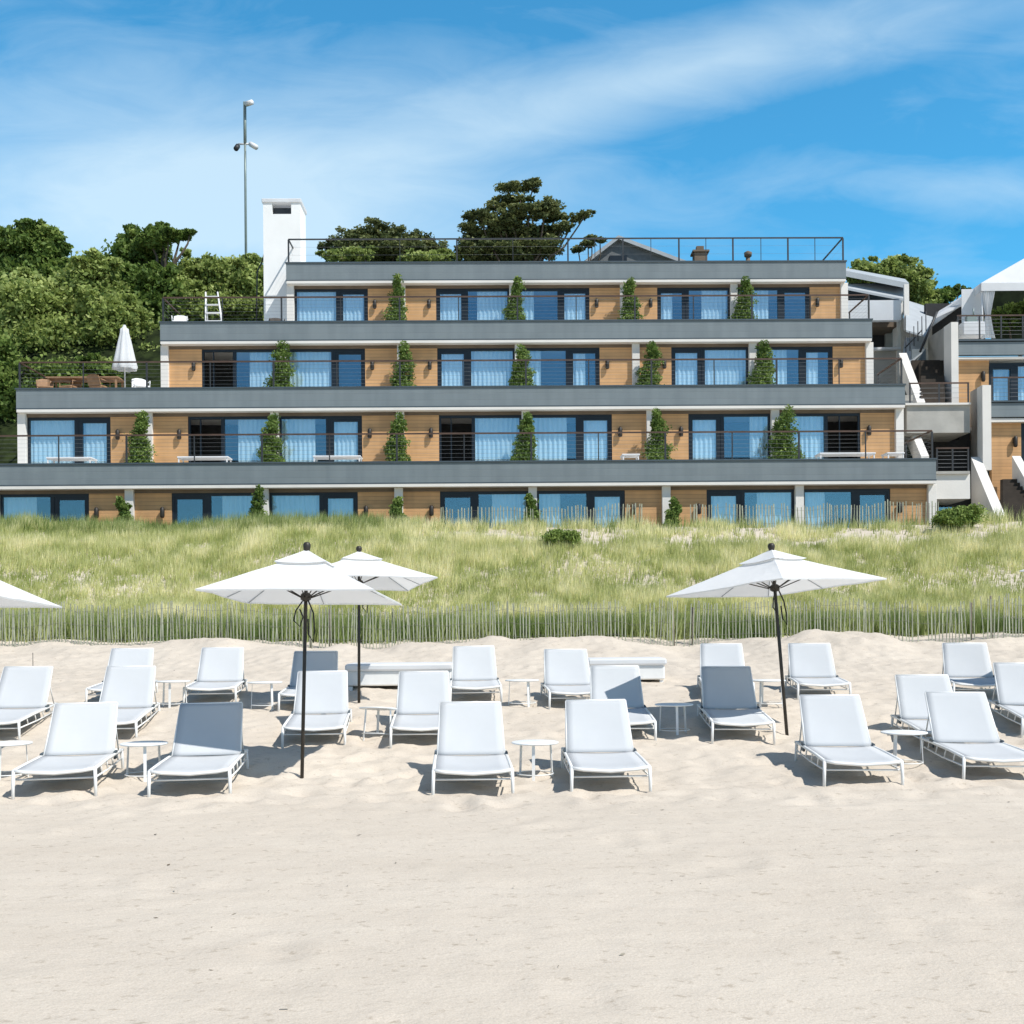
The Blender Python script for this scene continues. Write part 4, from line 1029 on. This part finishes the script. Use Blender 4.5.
# awnings climbing between house and tent
aw = empty('stair_canopy', Q(925, 345, 46), 0, 'pale grey sloping canopy roofs over the upper stairs between house and tent', 'canopy')
part(aw, sheet([(906, 330, 45.5), (928, 336, 45.5), (935, 309, 50), (906, 300, 50)], .08), 'lower_canopy', M['roof'])
part(aw, sheet([(900, 372, 45), (922, 352, 45.5), (928, 335, 47.5), (905, 338, 47.5)], .06), 'middle_canopy', M['roof'])
part(aw, sheet([(936, 316, 45), (962, 304, 45), (980, 286, 49), (940, 309, 50)], .08), 'upper_canopy', M['tent'])
m = MB(); m.tube([Q(920, 352, 44.8), Q(937, 312, 44.8)], .05, 8); m.tube([Q(905, 348, 44.8), Q(922, 330, 44.8)], .03, 6)
for k in range(6): a = Q(906 + k * 4, 356 - k * 5, 44.7); m.tube([a, a + Vector((0, 0, .8))], .02, 6)
part(aw, m, 'handrail', M['post'])
m = MB(); qbox(m, 912, 926, 349, 361, 45.5, .1); part(aw, m, 'back_panel', M['fascia'])
m = MB(); qbox(m, 903, 932, 318, 385, 48.5, .2); part(aw, m, 'rear_wall', M['concrete'])
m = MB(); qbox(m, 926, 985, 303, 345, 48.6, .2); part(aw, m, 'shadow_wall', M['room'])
m = MB(); qbox(m, 912, 940, 360, 384, 44.4, .1); part(aw, m, 'tread_shade', M['treads'])  # dark sheet painted in place of the treads' shaded side

# white tent on the neighbouring terrace
d = 43.0; tn = empty('white_tent', Q(1030, 338, d + 1), 0, 'white peaked tent with tied side curtains on the right hand terrace', 'tent')
ap = (1062, 240)
a0, a1, a2, a3 = Q(981, 283, d), Q(1143, 283, d), Q(1143, 287, d + 5), Q(981, 287, d + 5); pk = Q(1060, 238, d + 2.5)
m = MB()
def sagface(p, q, r, n=8):
    vs = []; idx = {}
    for i in range(n + 1):
        for j in range(n + 1 - i):
            k = n - i - j; v = (Vector(p) * i + Vector(q) * j + Vector(r) * k) / n; v.z -= .0 * 0; idx[(i, j)] = len(vs); vs.append(v)
    fs = []
    for i in range(n):
        for j in range(n - i):
            fs.append((idx[(i, j)], idx[(i + 1, j)], idx[(i, j + 1)]))
            if i + j < n - 1: fs.append((idx[(i + 1, j)], idx[(i + 1, j + 1)], idx[(i, j + 1)]))
    return vs, fs
for p_, q_ in ((a0, a1), (a1, a2), (a2, a3), (a3, a0)): m.add(*sagface(p_, q_, pk))
part(tn, m, 'roof', M['tent'])
m = MB(); zv = Q(981, 291, d).z
m.box(a0.x, a1.x, d - .02, d, zv, a0.z); m.box(a0.x - .0, a0.x + .02, d, d + 5, zv, a0.z); part(tn, m, 'valance', M['tent'])
m = MB(); n = 30; vs = []
for j, (x0, x1, y) in enumerate(((981, 996, 290), (984, 993, 305), (986, 991, 315), (983, 994, 330), (982, 996, 338))):
    a, b = Q(x0, y, d), Q(x1, y, d)
    for k in range(n + 1): vs.append((a.x + (b.x - a.x) * k / n, d + .05 + .05 * math.sin(k * 1.5), a.z))
m.add(vs, [(j * (n + 1) + k, j * (n + 1) + k + 1, (j + 1) * (n + 1) + k + 1, (j + 1) * (n + 1) + k) for j in range(4) for k in range(n)], True); part(tn, m, 'side_curtain', M['tent'])
m = MB(); qbox(m, 962, 982, 289, 338, d + .6, .03); part(tn, m, 'side_panel', M['tent'])
m = MB(); m.tube([Q(982, 340, d + .1), Q(982, 284, d + .1)], .05, 8); part(tn, m, 'post', M['cam'])
m = MB(); qbox(m, 992, 1140, 288, 342, d + 4.8, .1); part(tn, m, 'back_wall', M['tentin'])
p = Q(971, 337, 42.6); root = empty('serving_table', p, 0, 'white cloth covered serving table left of the tent', 'table')
m = MB(); m.box(-.42, .42, -.3, .3, 0, .52, .03); m.build('cloth', M['tent'], root); m = MB(); m.box(-.2, .2, -.1, .1, .52, .8, .02); m.tube([(.1, 0, .8), (.1, 0, 1.1)], .03, 6); m.build('tray', M['galv'], root)
tree('leafy_tree', [(1010, 318, 20, 12), (1040, 312, 20, 14)], 46.8, 'dark greenery seen inside the open tent', 2500, .12, M['leaf'])

# ------------------------------------------------------------------ light
AZ, EL = R(51), R(52.5)
sd = Vector((math.sin(AZ) * math.cos(EL), -math.cos(AZ) * math.cos(EL), math.sin(EL)))
sl = bpy.data.lights.new('sun', 'SUN'); sl.energy = 5.0; sl.angle = R(.53); sl.color = (1, .965, .91)
so = bpy.data.objects.new('sun', sl); C.objects.link(so); so.rotation_mode = 'QUATERNION'; so.rotation_quaternion = sd.to_track_quat('Z', 'Y'); so.location = (20, -20, 40)
w = bpy.data.worlds.new('World'); sc.world = w; w.use_nodes = True; n = w.node_tree.nodes; l = w.node_tree.links; n.clear()
out = n.new('ShaderNodeOutputWorld'); bg = n.new('ShaderNodeBackground'); bg.inputs[1].default_value = .096
sky = n.new('ShaderNodeTexSky'); sky.sky_type = 'NISHITA'; sky.sun_disc = False; sky.sun_elevation = EL; sky.sun_rotation = math.atan2(sd.x, sd.y)
sky.air_density = 1.0; sky.dust_density = .25; sky.ozone_density = 1.6
tc = n.new('ShaderNodeTexCoord'); sp = n.new('ShaderNodeSeparateXYZ'); l.new(tc.outputs['Generated'], sp.inputs[0])
def math_(op, a, b=None, c=None, clamp=False):
    q = n.new('ShaderNodeMath'); q.operation = op; q.use_clamp = clamp
    for k, v in enumerate((a, b, c)):
        if v is None: continue
        if isinstance(v, (int, float)): q.inputs[k].default_value = v
        else: l.new(v, q.inputs[k])
    return q.outputs[0]
zz = math_('MAXIMUM', sp.outputs['Z'], .02)
ay = math_('MAXIMUM', math_('ABSOLUTE', sp.outputs['Y']), .15)
U = math_('DIVIDE', sp.outputs['X'], ay); V = math_('DIVIDE', zz, ay)      # azimuth / elevation slopes
cb = n.new('ShaderNodeCombineXYZ'); l.new(U, cb.inputs[0]); l.new(V, cb.inputs[1]); 
def nz(scale, rot, st, det=7, rough=.62, dist=.6, off=(0, 0, 0)):
    mp = n.new('ShaderNodeMapping'); mp.inputs['Rotation'].default_value = (0, 0, rot); mp.inputs['Scale'].default_value = st; mp.inputs['Location'].default_value = off
    l.new(cb.outputs[0], mp.inputs[0]); q = n.new('ShaderNodeTexNoise'); q.inputs['Scale'].default_value = scale; q.inputs['Detail'].default_value = det
    q.inputs['Roughness'].default_value = rough; q.inputs['Distortion'].default_value = dist; l.new(mp.outputs[0], q.inputs[0]); return q.outputs['Fac']
n1 = nz(2.0, -.25, (1, 2.2, 1), 6, .55, .5, off=(3.1, 1.7, 0)); n2 = nz(7, -.3, (1, 3.0, 1), 6, .6, .8)
def blob(u0, v0, su, sv, rot):            # soft elliptical patch of cirrus in azimuth / elevation slopes
    du = math_('SUBTRACT', U, u0); dv = math_('SUBTRACT', V, v0); c, s_ = math.cos(rot), math.sin(rot)
    a = math_('DIVIDE', math_('ADD', math_('MULTIPLY', du, c), math_('MULTIPLY', dv, s_)), su)
    b = math_('DIVIDE', math_('SUBTRACT', math_('MULTIPLY', dv, c), math_('MULTIPLY', du, s_)), sv)
    return math_('SUBTRACT', 1, math_('SQRT', math_('ADD', math_('MULTIPLY', a, a), math_('MULTIPLY', b, b))), clamp=True)
mask = math_('ADD', math_('ADD', blob(-.28, .43, .42, .13, .10), blob(.17, .51, .34, .055, .22)), math_('ADD', math_('MULTIPLY', blob(-.2, .36, .34, .10, -.05), .9), math_('MULTIPLY', blob(.40, .40, .26, .035, -.08), .5)))
tex = math_('ADD', math_('MULTIPLY', n1, .6), math_('MULTIPLY', n2, .4))
cl_ = math_('MULTIPLY', math_('SUBTRACT', math_('ADD', tex, math_('MULTIPLY', mask, .55)), .45), 1.5, clamp=True)
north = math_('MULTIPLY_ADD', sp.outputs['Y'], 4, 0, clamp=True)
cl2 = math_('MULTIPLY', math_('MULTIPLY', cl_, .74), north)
lowg = math_('SUBTRACT', 1, math_('MULTIPLY', math_('SUBTRACT', V, .62), 1.4, clamp=True), clamp=True)   # lower sky brightened; zenith toned on its own to set the fill
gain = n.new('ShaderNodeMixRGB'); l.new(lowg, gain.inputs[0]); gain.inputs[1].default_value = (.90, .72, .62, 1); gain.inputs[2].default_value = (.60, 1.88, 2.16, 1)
g2 = n.new('ShaderNodeMixRGB'); nn = math_('MULTIPLY_ADD', sp.outputs['Y'], 1.6, .3, clamp=True); l.new(nn, g2.inputs[0]); g2.inputs[1].default_value = (.74, 1.08, 1.22, 1); l.new(gain.outputs[0], g2.inputs[2]); gain = g2  # unseen sky behind the camera toned separately for shade tint and window reflections
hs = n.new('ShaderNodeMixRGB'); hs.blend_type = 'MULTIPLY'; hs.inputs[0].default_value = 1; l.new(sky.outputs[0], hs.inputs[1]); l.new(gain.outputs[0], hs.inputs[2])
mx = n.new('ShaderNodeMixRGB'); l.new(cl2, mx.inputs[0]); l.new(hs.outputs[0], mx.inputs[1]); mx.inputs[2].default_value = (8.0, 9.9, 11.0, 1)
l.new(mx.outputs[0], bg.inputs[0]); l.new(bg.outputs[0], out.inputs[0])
sc.view_settings.view_transform = 'Standard'; sc.view_settings.look = 'None'; sc.view_settings.exposure = 0
sc.render.engine = 'CYCLES'; sc.cycles.max_bounces = 6; sc.cycles.transparent_max_bounces = 12
